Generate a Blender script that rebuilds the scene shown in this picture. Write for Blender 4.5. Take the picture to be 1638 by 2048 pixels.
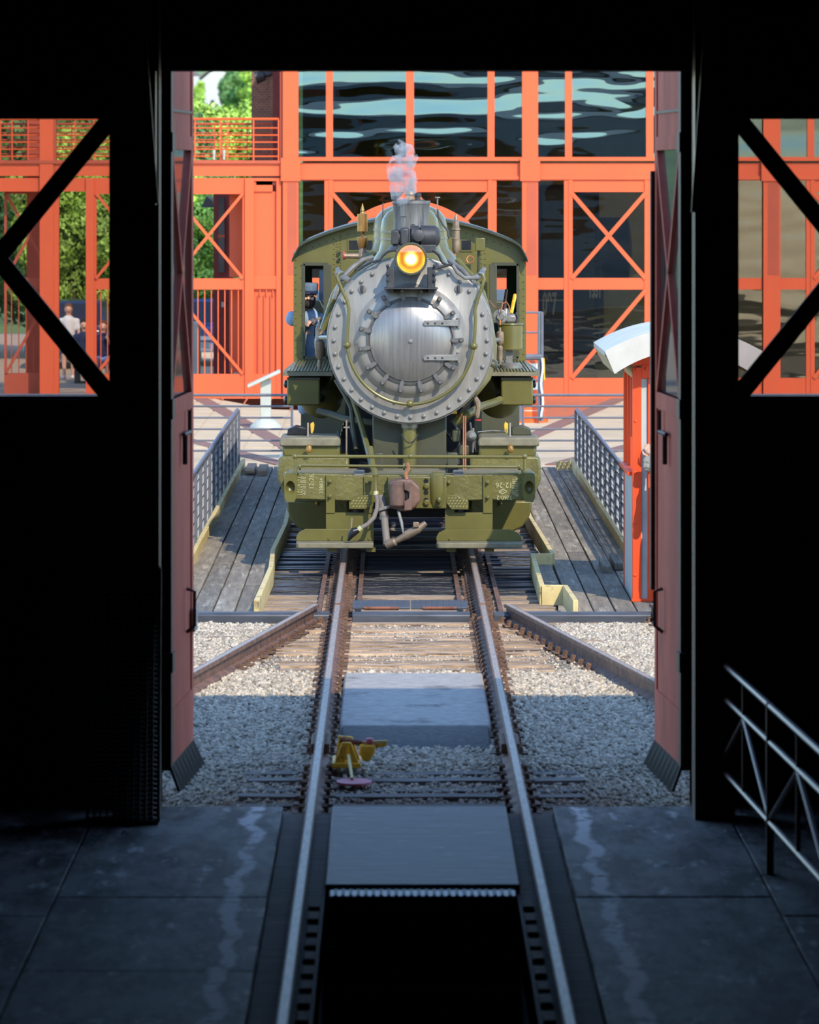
import bpy, bmesh, math, random
import numpy as np
from mathutils import Vector, Matrix
random.seed(7); np.random.seed(7)
for o in list(bpy.data.objects): bpy.data.objects.remove(o)
scene = bpy.context.scene
COL = scene.collection

# ------------------------------------------------------------------ camera
# rail top is z = 0, the track runs along +Y at x = 0, the camera stands inside the roundhouse
F = 10137.0                 # focal length in pixels of the 1638 x 2048 frame
CAMX, CAMZ = -0.168, 4.4
VX, VY = 788.0, 360.0       # vanishing point of the track in the frame
cam = bpy.data.cameras.new('camera'); camo = bpy.data.objects.new('camera', cam); COL.objects.link(camo)
camo.location = (CAMX, 0, CAMZ); camo.rotation_euler = (math.pi/2, 0, 0)
cam.sensor_fit = 'AUTO'; cam.sensor_width = 36; cam.lens = F/2048*36
cam.shift_x = (819-VX)/2048; cam.shift_y = -(1024-VY)/2048
cam.clip_start = .5; cam.clip_end = 4000
cam.dof.use_dof = True; cam.dof.focus_distance = 59.5; cam.dof.aperture_fstop = 4.5
scene.camera = camo

# ------------------------------------------------------------------ sky and sun
SUN = Vector((.42, -1, .85)).normalized()       # towards the sun
w = bpy.data.worlds.new('world'); scene.world = w; w.use_nodes = True
nt = w.node_tree; nt.nodes.clear()
sky = nt.nodes.new('ShaderNodeTexSky'); sky.sky_type = 'NISHITA'; sky.sun_disc = False
sky.sun_elevation = math.asin(SUN.z); sky.sun_rotation = math.atan2(SUN.x, SUN.y)
sky.air_density = 1.0; sky.dust_density = .15; sky.ozone_density = 3.5
bg = nt.nodes.new('ShaderNodeBackground'); bg.inputs['Strength'].default_value = .35
wo = nt.nodes.new('ShaderNodeOutputWorld')
tn = nt.nodes.new('ShaderNodeMix'); tn.data_type = 'RGBA'; tn.blend_type = 'MULTIPLY'; tn.inputs[0].default_value = 1; tn.inputs[7].default_value = (.95,1,1.02,1)
nt.links.new(sky.outputs[0], tn.inputs[6]); nt.links.new(tn.outputs[2], bg.inputs[0]); nt.links.new(bg.outputs[0], wo.inputs[0])
sl = bpy.data.lights.new('sun', 'SUN'); sl.energy = 4.0; sl.angle = math.radians(.53); sl.color = (1, .89, .70)
so = bpy.data.objects.new('sun', sl); COL.objects.link(so)
so.rotation_euler = (-SUN).to_track_quat('-Z', 'Y').to_euler(); so.location = (20, -30, 40)
scene.view_settings.view_transform = 'Standard'; scene.view_settings.look = 'None'
scene.view_settings.gamma = 1; scene.view_settings.exposure = .35; scene.view_settings.use_curve_mapping = False

# ------------------------------------------------------------------ helpers
def PX(px, Y): return (px-VX)*Y/F+CAMX
def PZ(py, Y): return CAMZ-(py-VY)*Y/F
def Q(px, py, Y): return Vector((PX(px, Y), Y, PZ(py, Y)))

class MB:
    def __init__(s): s.v = []; s.f = []
    def add(s, vs, fs):
        n = len(s.v); s.v += [tuple(v) for v in vs]; s.f += [tuple(i+n for i in f) for f in fs]; return s
    def box(s, x0, x1, y0, y1, z0, z1):
        return s.add([(x0,y0,z0),(x1,y0,z0),(x1,y1,z0),(x0,y1,z0),(x0,y0,z1),(x1,y0,z1),(x1,y1,z1),(x0,y1,z1)],
                     [(0,3,2,1),(4,5,6,7),(0,1,5,4),(1,2,6,5),(2,3,7,6),(3,0,4,7)])
    def bar(s, p, q, w, d, up=(0,0,1)):
        p = Vector(p); q = Vector(q); t = (q-p).normalized(); u = Vector(up)
        if abs(t.dot(u)) > .99: u = Vector((0,1,0))
        a = t.cross(u).normalized(); b = a.cross(t).normalized()
        vs = [c+a*i*w/2+b*j*d/2 for c in (p,q) for i,j in ((-1,-1),(1,-1),(1,1),(-1,1))]
        return s.add(vs, [(0,3,2,1),(4,5,6,7),(0,1,5,4),(1,2,6,5),(2,3,7,6),(3,0,4,7)])
    def tube(s, pts, r, n=8, cap=True):
        pts = [Vector(p) for p in pts]; rs = r if isinstance(r, (list,tuple)) else [r]*len(pts)
        t = (pts[1]-pts[0]).normalized(); a = t.cross(Vector((.13,.21,1))).normalized()
        vs = []; m = len(pts)
        for i,p in enumerate(pts):
            d = (pts[min(i+1,m-1)]-pts[max(i-1,0)])
            d = d.normalized() if d.length > 1e-9 else t
            a = (a-d*a.dot(d)).normalized(); b = d.cross(a)
            for k in range(n):
                th = 2*math.pi*k/n; vs.append(p+(a*math.cos(th)+b*math.sin(th))*rs[i])
        fs = [(i*n+k, i*n+(k+1)%n, (i+1)*n+(k+1)%n, (i+1)*n+k) for i in range(m-1) for k in range(n)]
        if cap: fs += [tuple(range(n))[::-1], tuple(range((m-1)*n, m*n))]
        return s.add(vs, fs)
    def lathe(s, c, axis, prof, n=24, cap=True):
        c = Vector(c); t = Vector(axis).normalized()
        a = t.cross(Vector((0,0,1)) if abs(t.z) < .9 else Vector((1,0,0))).normalized(); b = t.cross(a)
        vs = []; m = len(prof)
        for d,r in prof:
            for k in range(n):
                th = 2*math.pi*k/n; vs.append(c+t*d+(a*math.cos(th)+b*math.sin(th))*max(r,1e-4))
        fs = [(i*n+k, i*n+(k+1)%n, (i+1)*n+(k+1)%n, (i+1)*n+k) for i in range(m-1) for k in range(n)]
        if cap: fs += [tuple(range(n))[::-1], tuple(range((m-1)*n, m*n))]
        return s.add(vs, fs)
    def prism(s, poly, y0, y1):          # (x,z) outline extruded along Y
        n = len(poly); vs = [(x,y0,z) for x,z in poly]+[(x,y1,z) for x,z in poly]
        return s.add(vs, [tuple(range(n)), tuple(range(n,2*n))[::-1]]+[(i,(i+1)%n,n+(i+1)%n,n+i) for i in range(n)])
    def prismx(s, poly, x0, x1):         # (y,z) outline extruded along X
        n = len(poly); vs = [(x0,y,z) for y,z in poly]+[(x1,y,z) for y,z in poly]
        return s.add(vs, [tuple(range(n)), tuple(range(n,2*n))[::-1]]+[(i,(i+1)%n,n+(i+1)%n,n+i) for i in range(n)])
    def prismz(s, poly, z0, z1):
        n = len(poly); vs = [(x,y,z0) for x,y in poly]+[(x,y,z1) for x,y in poly]
        return s.add(vs, [tuple(range(n)), tuple(range(n,2*n))[::-1]]+[(i,(i+1)%n,n+(i+1)%n,n+i) for i in range(n)])
    def ball(s, c, r, n=12, m=8):
        c = Vector(c); r = Vector(r) if hasattr(r,'__len__') else Vector((r,r,r))
        vs = [c+Vector((0,0,r.z))]
        for i in range(1,m):
            ph = math.pi*i/m
            for k in range(n):
                th = 2*math.pi*k/n; vs.append(c+Vector((r.x*math.sin(ph)*math.cos(th), r.y*math.sin(ph)*math.sin(th), r.z*math.cos(ph))))
        vs.append(c-Vector((0,0,r.z))); L = len(vs)-1
        fs = [(0,1+k,1+(k+1)%n) for k in range(n)]
        fs += [(1+i*n+k,1+(i+1)*n+k,1+(i+1)*n+(k+1)%n,1+i*n+(k+1)%n) for i in range(m-2) for k in range(n)]
        fs += [(L,1+(m-2)*n+(k+1)%n,1+(m-2)*n+k) for k in range(n)]
        return s.add(vs, fs)
    def mesh(s, name, smooth=35):
        me = bpy.data.meshes.new(name); me.from_pydata(s.v, [], s.f)
        b = bmesh.new(); b.from_mesh(me); bmesh.ops.recalc_face_normals(b, faces=b.faces); b.to_mesh(me); b.free()
        if smooth: me.shade_smooth(); me.set_sharp_from_angle(angle=math.radians(smooth))
        return me
    def build(s, name, mat, parent=None, bevel=0, smooth=35, loc=None):
        return link(name, s.mesh(name, smooth), mat, parent, bevel, loc)

def wloc(o):                              # where the parent's frame stands in the world (translations only)
    v = Vector((0,0,0))
    if o is None: return v
    if o.parent is None: return Vector(o.location)
    return Vector(o.matrix_parent_inverse.translation)+wloc(o.parent)+Vector(o.location)
def link(name, me, mat=None, parent=None, bevel=0, loc=None):
    o = bpy.data.objects.new(name, me); COL.objects.link(o)
    if mat is not None and me is not None and len(me.materials) == 0: me.materials.append(mat)
    if parent is not None:
        o.parent = parent; o.matrix_parent_inverse = Matrix.Translation(-wloc(parent))
    if loc is not None: o.location = loc
    if bevel:
        b = o.modifiers.new('bevel', 'BEVEL'); b.width = bevel; b.segments = 2; b.limit_method = 'ANGLE'; b.angle_limit = math.radians(40)
    return o
def tag(o, label, cat, group=None, kind=None):
    if label: o['label'] = label
    if cat: o['category'] = cat
    if group: o['group'] = group
    if kind: o['kind'] = kind
    return o
def thing(name, label, cat, loc=(0,0,0), group=None):
    o = bpy.data.objects.new(name, None); COL.objects.link(o); o.location = loc; o.empty_display_size = .2
    return tag(o, label, cat, group)
def struct(name, mb, mat, parent=None, bevel=0, smooth=35):
    o = mb.build(name, mat, parent, bevel, smooth)
    if parent is None: o['kind'] = 'structure'
    return o
def stuff(o): o['kind'] = 'stuff'; return o

def lin(c):
    c = c/255.0
    return c/12.92 if c <= .04045 else ((c+.055)/1.055)**2.4
def RGB(c, k=1.0): return (min(1,lin(c[0])*k), min(1,lin(c[1])*k), min(1,lin(c[2])*k), 1)

def M(name, col, rough=.6, metal=0., var=.15, scale=3., stretch=(1,1,1), bump=0., bscale=40., dirt=None, rand=0., spec=.5, coat=0., island=0.):
    m = bpy.data.materials.new(name); m.use_nodes = True; n = m.node_tree.nodes; L = m.node_tree.links
    p = n['Principled BSDF']; p.inputs['Roughness'].default_value = rough; p.inputs['Metallic'].default_value = metal
    p.inputs['Specular IOR Level'].default_value = spec
    if coat: p.inputs['Coat Weight'].default_value = coat; p.inputs['Coat Roughness'].default_value = .12
    tc = n.new('ShaderNodeTexCoord'); mp = n.new('ShaderNodeMapping'); mp.inputs['Scale'].default_value = stretch
    L.new(tc.outputs['Object'], mp.inputs[0])
    vec = mp.outputs[0]
    if rand or island:
        oi = n.new('ShaderNodeObjectInfo'); ad = n.new('ShaderNodeVectorMath'); ad.operation = 'ADD'
        cb = n.new('ShaderNodeCombineXYZ'); ml = n.new('ShaderNodeMath'); ml.operation = 'MULTIPLY'; ml.inputs[1].default_value = 50
        L.new(oi.outputs['Random'], ml.inputs[0]); L.new(ml.outputs[0], cb.inputs[0]); L.new(ml.outputs[0], cb.inputs[2])
        L.new(vec, ad.inputs[0]); L.new(cb.outputs[0], ad.inputs[1]); vec = ad.outputs[0]
    no = n.new('ShaderNodeTexNoise'); no.inputs['Scale'].default_value = scale; no.inputs['Detail'].default_value = 6; no.inputs['Roughness'].default_value = .62
    L.new(vec, no.inputs['Vector'])
    rp = n.new('ShaderNodeValToRGB'); rp.color_ramp.elements[0].position = .3; rp.color_ramp.elements[1].position = .7
    rp.color_ramp.elements[0].color = RGB(col, 1-var*1.6); rp.color_ramp.elements[1].color = RGB(col, 1+var*1.6)
    L.new(no.outputs['Fac'], rp.inputs[0]); out = rp.outputs[0]
    if dirt:
        dc, amt, ds = dirt
        n2 = n.new('ShaderNodeTexNoise'); n2.inputs['Scale'].default_value = ds; n2.inputs['Detail'].default_value = 8; n2.inputs['Roughness'].default_value = .7
        L.new(vec, n2.inputs['Vector'])
        r2 = n.new('ShaderNodeValToRGB'); r2.color_ramp.elements[0].position = .62-amt*.35; r2.color_ramp.elements[1].position = .74-amt*.25
        L.new(n2.outputs['Fac'], r2.inputs[0])
        mx = n.new('ShaderNodeMix'); mx.data_type = 'RGBA'; L.new(r2.outputs[0], mx.inputs[0]); L.new(out, mx.inputs[6]); mx.inputs[7].default_value = RGB(dc); out = mx.outputs[2]
    if rand or island:
        hv = n.new('ShaderNodeHueSaturation'); mr = n.new('ShaderNodeMapRange'); amp = rand or island
        mr.inputs[3].default_value = 1-amp; mr.inputs[4].default_value = 1+amp
        if island:
            ge = n.new('ShaderNodeNewGeometry'); L.new(ge.outputs['Random Per Island'], mr.inputs[0])
        else: L.new(oi.outputs['Random'], mr.inputs[0])
        L.new(mr.outputs[0], hv.inputs['Value']); L.new(out, hv.inputs['Color']); out = hv.outputs[0]
    L.new(out, p.inputs['Base Color'])
    if bump:
        n3 = n.new('ShaderNodeTexNoise'); n3.inputs['Scale'].default_value = bscale; n3.inputs['Detail'].default_value = 5
        L.new(vec, n3.inputs['Vector']); bp = n.new('ShaderNodeBump'); bp.inputs['Strength'].default_value = min(1,bump); bp.inputs['Distance'].default_value = .02
        L.new(n3.outputs['Fac'], bp.inputs['Height']); L.new(bp.outputs[0], p.inputs['Normal'])
    return m
def emit(name, col, s):
    m = bpy.data.materials.new(name); m.use_nodes = True; p = m.node_tree.nodes['Principled BSDF']
    p.inputs['Base Color'].default_value = RGB(col); p.inputs['Emission Color'].default_value = RGB(col); p.inputs['Emission Strength'].default_value = s
    return m
def glassy(name, tint, refl=.08, rough=.02, wob=0., wscale=1.2, dirt=0., fres=.35, mirror=(.9,.95,1,1)):
    # thin pane: tinted straight-through plus a fresnel mirror, uneven old glass by a bump
    m = bpy.data.materials.new(name); m.use_nodes = True; n = m.node_tree.nodes; L = m.node_tree.links; n.remove(n['Principled BSDF'])
    tr = n.new('ShaderNodeBsdfTransparent'); tr.inputs[0].default_value = tint
    gl = n.new('ShaderNodeBsdfGlossy'); gl.inputs['Roughness'].default_value = rough; gl.inputs['Color'].default_value = mirror
    lw = n.new('ShaderNodeLayerWeight'); lw.inputs[0].default_value = fres
    ad = n.new('ShaderNodeMath'); ad.operation = 'ADD'; ad.inputs[1].default_value = refl; ad.use_clamp = True
    mx = n.new('ShaderNodeMixShader'); L.new(lw.outputs['Fresnel'], ad.inputs[0]); L.new(ad.outputs[0], mx.inputs[0])
    L.new(tr.outputs[0], mx.inputs[1]); L.new(gl.outputs[0], mx.inputs[2]); out = mx.outputs[0]
    if wob:
        tc = n.new('ShaderNodeTexCoord'); mp = n.new('ShaderNodeMapping'); mp.inputs['Scale'].default_value = (.35,1,1.6); L.new(tc.outputs['Object'], mp.inputs[0])
        no = n.new('ShaderNodeTexNoise'); no.inputs['Scale'].default_value = wscale; no.inputs['Detail'].default_value = 1.5; L.new(mp.outputs[0], no.inputs['Vector'])
        bp = n.new('ShaderNodeBump'); bp.inputs['Strength'].default_value = wob; bp.inputs['Distance'].default_value = .25
        L.new(no.outputs['Fac'], bp.inputs['Height']); L.new(bp.outputs[0], gl.inputs['Normal'])
    if dirt:
        df = n.new('ShaderNodeBsdfDiffuse'); df.inputs[0].default_value = (.45,.42,.4,1)
        m2 = n.new('ShaderNodeMixShader'); m2.inputs[0].default_value = dirt; L.new(out, m2.inputs[1]); L.new(df.outputs[0], m2.inputs[2]); out = m2.outputs[0]
    L.new(out, n['Material Output'].inputs[0])
    return m

m_ = {}
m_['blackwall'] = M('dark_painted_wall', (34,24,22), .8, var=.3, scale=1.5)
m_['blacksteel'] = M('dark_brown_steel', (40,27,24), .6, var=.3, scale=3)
m_['jamb'] = M('lit_jamb_edge', (168,104,62), .6, var=.25, scale=6, stretch=(1,1,.3))  # warm tan puts the light along the jamb edges into their colour
m_['doorred'] = M('maroon_door', (206,112,94), .75, var=.14, scale=2.2, stretch=(1,1,.3), dirt=((158,96,82),.2,2.5), spec=.15)
m_['rubber'] = M('black_rubber', (15,15,17), .8, var=.2, spec=.2)
m_['concrete'] = None
m_['steelplate'] = M('worn_steel_plate', (72,74,78), .6, .1, var=.4, scale=3.5, stretch=(.6,2.4,1), dirt=((190,190,192),.08,5), bump=.2)
m_['pitdark'] = M('sooty_pit', (60,60,64), .85, var=.3)
m_['step'] = M('worn_step', (128,112,104), .7, var=.3, scale=8)
m_['nosing'] = M('step_nosing', (150,160,170), .5, .2, var=.25, scale=14)
m_['railrust'] = M('rail_rust', (118,84,66), .7, .2, var=.3, scale=9, bump=.3, bscale=60, dirt=((74,60,54),.35,7))
m_['railrust2'] = M('orange_rust', (106,80,64), .8, .1, var=.3, scale=20, rand=.25)
m_['railtop'] = M('rail_running_surface', (150,134,120), .5, .25, var=.2, scale=14, stretch=(3,.3,1))
m_['tie'] = M('weathered_tie', (176,150,124), .9, var=.32, scale=5, stretch=(.5,9,4), bump=.6, bscale=14, dirt=((84,68,56),.42,4), rand=.22)
m_['tiedark'] = M('creosoted_tie', (92,86,82), .85, var=.35, scale=6, stretch=(.4,7,4), bump=.5, bscale=14, dirt=((150,140,132),.25,5), rand=.25)
m_['bridgetie'] = M('bridge_tie', (158,138,118), .85, var=.35, scale=5, stretch=(.4,9,4), bump=.5, bscale=16, dirt=((60,50,46),.42,5), rand=.45)
m_['tieblack'] = M('near_black_tie', (40,41,46), .38, var=.4, scale=6, stretch=(.4,9,4), bump=.5, bscale=16, rand=.4)  # near-black, smoother ties used from beneath the locomotive onward
m_['plank'] = M('weathered_plank', (122,112,98), .85, var=.25, scale=2.5, stretch=(6,.5,3), bump=.4, bscale=12, dirt=((176,168,152),.18,1.6), rand=.25)
m_['curb'] = M('yellowed_curb', (206,184,128), .7, var=.16, scale=3, dirt=((110,92,66),.28,3), rand=.08)
m_['coping'] = M('black_coping_steel', (74,78,86), .55, .4, var=.22, scale=5, stretch=(.4,2,2))
m_['asphalt'] = M('grey_crossing_pad', (158,152,146), .85, var=.13, scale=9, bump=.5, bscale=90, dirt=((86,84,84),.2,1.5))
m_['stone'] = M('ballast_stone', (176,164,146), .9, var=.2, scale=20, island=.42)
m_['gravelbase'] = M('gravel_bed', (140,130,116), .95, var=.4, scale=35, bump=1, bscale=70)
m_['pitwall'] = M('turntable_pit_concrete', (150,142,130), .9, var=.2, scale=1.5)
m_['railing'] = M('grey_railing_paint', (98,100,110), .5, .2, var=.1)
m_['wire'] = M('galvanised_wire', (168,170,172), .5, .3, var=.1)
m_['yellow'] = M('worn_yellow_paint', (236,174,44), .55, var=.2, scale=8, dirt=((120,80,40),.22,9))
m_['yellowbrt'] = M('pale_yellow_rod', (206,180,110), .55, var=.12)
m_['pink'] = M('faded_red_target', (190,98,112), .6, var=.12, scale=5)
m_['rusty'] = M('rusty_iron', (120,74,56), .75, .2, var=.3, scale=12)
m_['grating'] = M('dark_grating_steel', (70,64,66), .5, .5, var=.2)
m_['handrailm'] = M('interior_handrail_paint', (98,66,66), .4, .2, var=.15)
# floor: dark concrete with pale lime streaks that follow both sides of the track
def floor_mat():
    m = bpy.data.materials.new('stained_concrete_floor'); m.use_nodes = True; n = m.node_tree.nodes; L = m.node_tree.links; p = n['Principled BSDF']
    tc = n.new('ShaderNodeTexCoord'); mp = n.new('ShaderNodeMapping'); mp.inputs['Scale'].default_value = (1.1,.32,1); L.new(tc.outputs['Object'], mp.inputs[0])
    no = n.new('ShaderNodeTexNoise'); no.inputs['Scale'].default_value = 2.6; no.inputs['Detail'].default_value = 8; no.inputs['Roughness'].default_value = .7; L.new(mp.outputs[0], no.inputs['Vector'])
    rp = n.new('ShaderNodeValToRGB'); e = rp.color_ramp.elements; e[0].position = .42; e[0].color = RGB((50,52,56)); e[1].position = .6; e[1].color = RGB((150,150,150)); L.new(no.outputs['Fac'], rp.inputs[0])
    sx = n.new('ShaderNodeSeparateXYZ'); L.new(tc.outputs['Object'], sx.inputs[0])
    n2 = n.new('ShaderNodeTexNoise'); n2.inputs['Scale'].default_value = 1.1; n2.inputs['Detail'].default_value = 5; L.new(tc.outputs['Object'], n2.inputs['Vector'])
    ab = n.new('ShaderNodeMath'); ab.operation = 'ABSOLUTE'; L.new(sx.outputs[0], ab.inputs[0])
    wv = n.new('ShaderNodeMath'); wv.operation = 'MULTIPLY_ADD'; wv.inputs[1].default_value = .34; wv.inputs[2].default_value = -.17; L.new(n2.outputs['Fac'], wv.inputs[0])
    a2 = n.new('ShaderNodeMath'); a2.operation = 'ADD'; L.new(ab.outputs[0], a2.inputs[0]); L.new(wv.outputs[0], a2.inputs[1])
    sb = n.new('ShaderNodeMath'); sb.operation = 'SUBTRACT'; sb.inputs[1].default_value = 1.13; L.new(a2.outputs[0], sb.inputs[0])
    a3 = n.new('ShaderNodeMath'); a3.operation = 'ABSOLUTE'; L.new(sb.outputs[0], a3.inputs[0])
    mr = n.new('ShaderNodeMapRange'); mr.inputs[1].default_value = .03; mr.inputs[2].default_value = .06; mr.inputs[3].default_value = 1; mr.inputs[4].default_value = 0; L.new(a3.outputs[0], mr.inputs[0])
    n3 = n.new('ShaderNodeTexNoise'); n3.inputs['Scale'].default_value = 3.2; n3.inputs['Detail'].default_value = 6; n3.inputs['Roughness'].default_value = .7; L.new(tc.outputs['Object'], n3.inputs['Vector'])
    r3 = n.new('ShaderNodeValToRGB'); r3.color_ramp.elements[0].position = .4; r3.color_ramp.elements[1].position = .46; L.new(n3.outputs['Fac'], r3.inputs[0])
    mu = n.new('ShaderNodeMath'); mu.operation = 'MULTIPLY'; L.new(mr.outputs[0], mu.inputs[0]); L.new(r3.outputs[0], mu.inputs[1])
    n4 = n.new('ShaderNodeTexNoise'); n4.inputs['Scale'].default_value = 3.5; n4.inputs['Detail'].default_value = 7; n4.inputs['Roughness'].default_value = .75; L.new(mp.outputs[0], n4.inputs['Vector'])
    r4 = n.new('ShaderNodeValToRGB'); r4.color_ramp.elements[0].position = .57; r4.color_ramp.elements[1].position = .66; r4.color_ramp.elements[1].color = (.8,.8,.8,1); L.new(n4.outputs['Fac'], r4.inputs[0])
    mxm = n.new('ShaderNodeMath'); mxm.operation = 'MAXIMUM'; L.new(mu.outputs[0], mxm.inputs[0]); L.new(r4.outputs[0], mxm.inputs[1])
    mx = n.new('ShaderNodeMix'); mx.data_type = 'RGBA'; L.new(mxm.outputs[0], mx.inputs[0]); L.new(rp.outputs[0], mx.inputs[6]); mx.inputs[7].default_value = RGB((246,246,248)); L.new(mx.outputs[2], p.inputs['Base Color'])
    p.inputs['Roughness'].default_value = .72; p.inputs['Specular IOR Level'].default_value = .3
    bp = n.new('ShaderNodeBump'); bp.inputs['Strength'].default_value = .25; bp.inputs['Distance'].default_value = .02; L.new(no.outputs['Fac'], bp.inputs['Height']); L.new(bp.outputs[0], p.inputs['Normal'])
    return m
m_['concrete'] = floor_mat()
# ================================================================== THE ROUNDHOUSE (inside, dark)
WY = 35.7                                   # inner face of the door wall
DX0, DX1, DTOP = PX(320,WY), PX(1385,WY), PZ(141,WY)
LWX0, LWX1 = PX(-235,WY), PX(226,WY); RWX0, RWX1 = PX(1470,WY), PX(1931,WY)
WZ0, WZ1 = PZ(799,WY), PZ(232,WY)
EAVE = 6.98
LW2, RW2 = -6.6, 5.1
wl = MB()
for a_,b_,w_ in ((-9,LWX0,LW2),(RWX1,9,RW2)):
    wl.box(a_,w_,WY,WY+.3,-.3,EAVE); wl.box(w_,w_+1.62,WY,WY+.3,-.3,WZ0); wl.box(w_,w_+1.62,WY,WY+.3,WZ1,EAVE); wl.box(w_+1.62,b_,WY,WY+.3,-.3,EAVE)
wl.box(LWX0, LWX1, WY, WY+.3, -.3, WZ0); wl.box(LWX0, LWX1, WY, WY+.3, WZ1, EAVE)
wl.box(LWX1, DX0, WY, WY+.3, -.3, EAVE); wl.box(DX0, DX1, WY, WY+.3, DTOP, EAVE); wl.box(DX1, RWX0, WY, WY+.3, -.3, EAVE)
wl.box(RWX0, RWX1, WY, WY+.3, -.3, WZ0); wl.box(RWX0, RWX1, WY, WY+.3, WZ1, EAVE)
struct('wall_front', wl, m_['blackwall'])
sk0 = MB(); sk0.v = [(x,(WY+.302 if y < WY+.1 else WY+.36),z) for x,y,z in wl.v]; sk0.f = list(wl.f)
struct('wall_front_reflection_skin', sk0, M('reflection_skin_grey', (128,136,144), .8, var=.12, scale=1))  # unseen outer skin added for its blue-grey in the museum window reflections
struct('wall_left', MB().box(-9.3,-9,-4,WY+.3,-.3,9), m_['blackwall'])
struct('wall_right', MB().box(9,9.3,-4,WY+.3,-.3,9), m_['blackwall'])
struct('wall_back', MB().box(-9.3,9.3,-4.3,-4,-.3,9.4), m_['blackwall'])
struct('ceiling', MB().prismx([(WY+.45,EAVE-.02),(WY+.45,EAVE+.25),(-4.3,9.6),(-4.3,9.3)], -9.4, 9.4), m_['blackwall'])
struct('roof', MB().prismx([(WY+.5,EAVE+.24),(WY+.5,EAVE+.3),(-4.5,9.7),(-4.5,9.62)], -9.6, 9.6), M('grey_roofing', (128,136,142), .8, var=.15, scale=1.2))
# floor slabs either side of the track, each its own piece with a joint between them
floor = bpy.data.objects.new('floor', None); COL.objects.link(floor); floor['kind'] = 'structure'
def slab(x0,x1,y0,y1): MB().box(x0+.006,x1-.006,y0+.006,y1-.006,-.25,-.012+random.uniform(-.004,.004)).build('floor_slab', m_['concrete'], floor, bevel=.006)
ys = [-4, 6, 14, 20, 24.5, 28.3, 31.2, 33.6, 35.72]
for i in range(len(ys)-1):
    slab(-2.25,-.945,ys[i],ys[i+1]); slab(.945,2.16,ys[i],ys[i+1])
ys = [-4, 8, 18, 23, 27.3, 30.4, 33.2, 35.70]
for i in range(len(ys)-1):
    slab(-9,-2.25,ys[i],ys[i+1]); slab(2.16,9,ys[i],ys[i+1])
# rubble strip the rails lie in, and the inspection pit
struct('trim_1', MB().box(-.945,-.6,-4,WY+.1,-.4,-.075), m_['tiedark']); struct('trim_2', MB().box(.6,.945,-4,WY+.1,-.4,-.075), m_['tiedark'])
pit = MB(); PE = 31.76
pit.box(-.62,-.6,-4,PE+.05,-1.5,-.06); pit.box(.6,.62,-4,PE+.05,-1.5,-.06); pit.box(-.62,.62,-4,PE+.05,-1.55,-1.5); 
pit.box(-.62,.62,-4.2,-4,-1.5,-.01)
pit.box(-.62,.62,PE+.02,36.1,-1.5,-.065)
pit.box(-9.3,-.62,-4.3,36.1,-.5,-.24); pit.box(.62,9.3,-4.3,36.1,-.5,-.24)
struct('trim_3', pit, m_['pitdark'])
t = thing('pit_cover_plate', 'worn grey steel plate bridging the inspection pit between the rails', 'cover plate', (0,PE,0))
MB().box(-.6,.62,PE-.06,35.66,-.06,-.005).build('plate', m_['steelplate'], t, bevel=.008)
MB().box(-.6,.62,35.66,35.9,-.25,-.02).build('sill', m_['tiedark'], t, bevel=.01)
t = thing('pit_steps', 'dark steps going down into the inspection pit below the steel plate', 'steps', (0,PE,-1.5))
nz = MB().box(-.57,.59,PE-.44,PE-.16,-.075,-.025).build('nosing', m_['nosing'], t, bevel=.01); nz['label'] = 'pale ribbed nosing of the top step'
nb = MB()
for k in range(24):
    x = -.54+k*.047; nb.box(x,x+.02,PE-.43,PE-.17,-.025,-.018)
nb.build('nosing_ribs', m_['steelplate'], nz)
for k in range(1,6):
    z = -.085-.22*k; y = PE-.42-.25*k
    MB().box(-.58,.58,y-.02,y+.26,z-.05,z).build('tread', m_['step'], t, bevel=.008)
    MB().box(-.58,.58,y+.255,y+.27,z,z+.19).build('riser', m_['pitdark'], t)
for k in range(5):
    MB().lathe((-.45+k*.225,PE-.01+.02,-.2),(0,-1,0),[(0,.016),(.012,.016),(.02,.008)],8).build('bolt', m_['rusty'], t)
# rail-supporting cleats along the pit
for sx in (-1,1):
    rs_ = thing('pit_rail_support', 'row of dark chairs under the rail along the open pit, on the '+('handrail' if sx>0 else 'grating')+' side', 'rail support', (sx*.655,28,-.075))
    for k in range(14):
        y = 24.2+k*.52
        if y > 31.3: break
        c = MB(); x = sx*.655; c.box(x-.035,x+.035,y,y+.3,-.075,-.045+random.uniform(0,.012))
        c.build('chair', m_['tiedark'], rs_, bevel=.008)

# windows of the neighbouring closed doors, the unseen outer pair added to light the floor: mullion frame, X brace, wired glass
gl_w = glassy('wired_window_glass', (.80,.76,.76,1), .02, .02, dirt=.05)
for n_,(x0,x1) in enumerate(((LWX0,LWX1),(RWX0,RWX1),(LW2,LW2+1.62),(RW2,RW2+1.62))):
    wo_ = MB().box(x0,x1,WY+.12,WY+.126,WZ0,WZ1).build('window_%d'%(n_+1), gl_w); wo_['kind'] = 'structure'
    fr = MB()
    fr.box(x0-.03,x0+.03,WY+.06,WY+.2,WZ0,WZ1); fr.box(x1-.03,x1+.03,WY+.06,WY+.2,WZ0,WZ1); fr.box(x0,x1,WY+.06,WY+.2,WZ0-.03,WZ0+.02); fr.box(x0,x1,WY+.06,WY+.2,WZ1-.02,WZ1+.03)
    fr.build('window_frame', m_['blacksteel'], wo_)
    yb = WY-.03
    for q_,(a,b) in enumerate((((x0,WZ0),(x1,WZ1)),((x0,WZ1),(x1,WZ0)))):
        yb = WY-.03-.012*q_
        MB().bar((a[0],yb,a[1]),(b[0],yb,b[1]),.06,.128,up=(0,-1,0) if False else (0,0,1)).build('brace', m_['blacksteel'], wo_)
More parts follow.
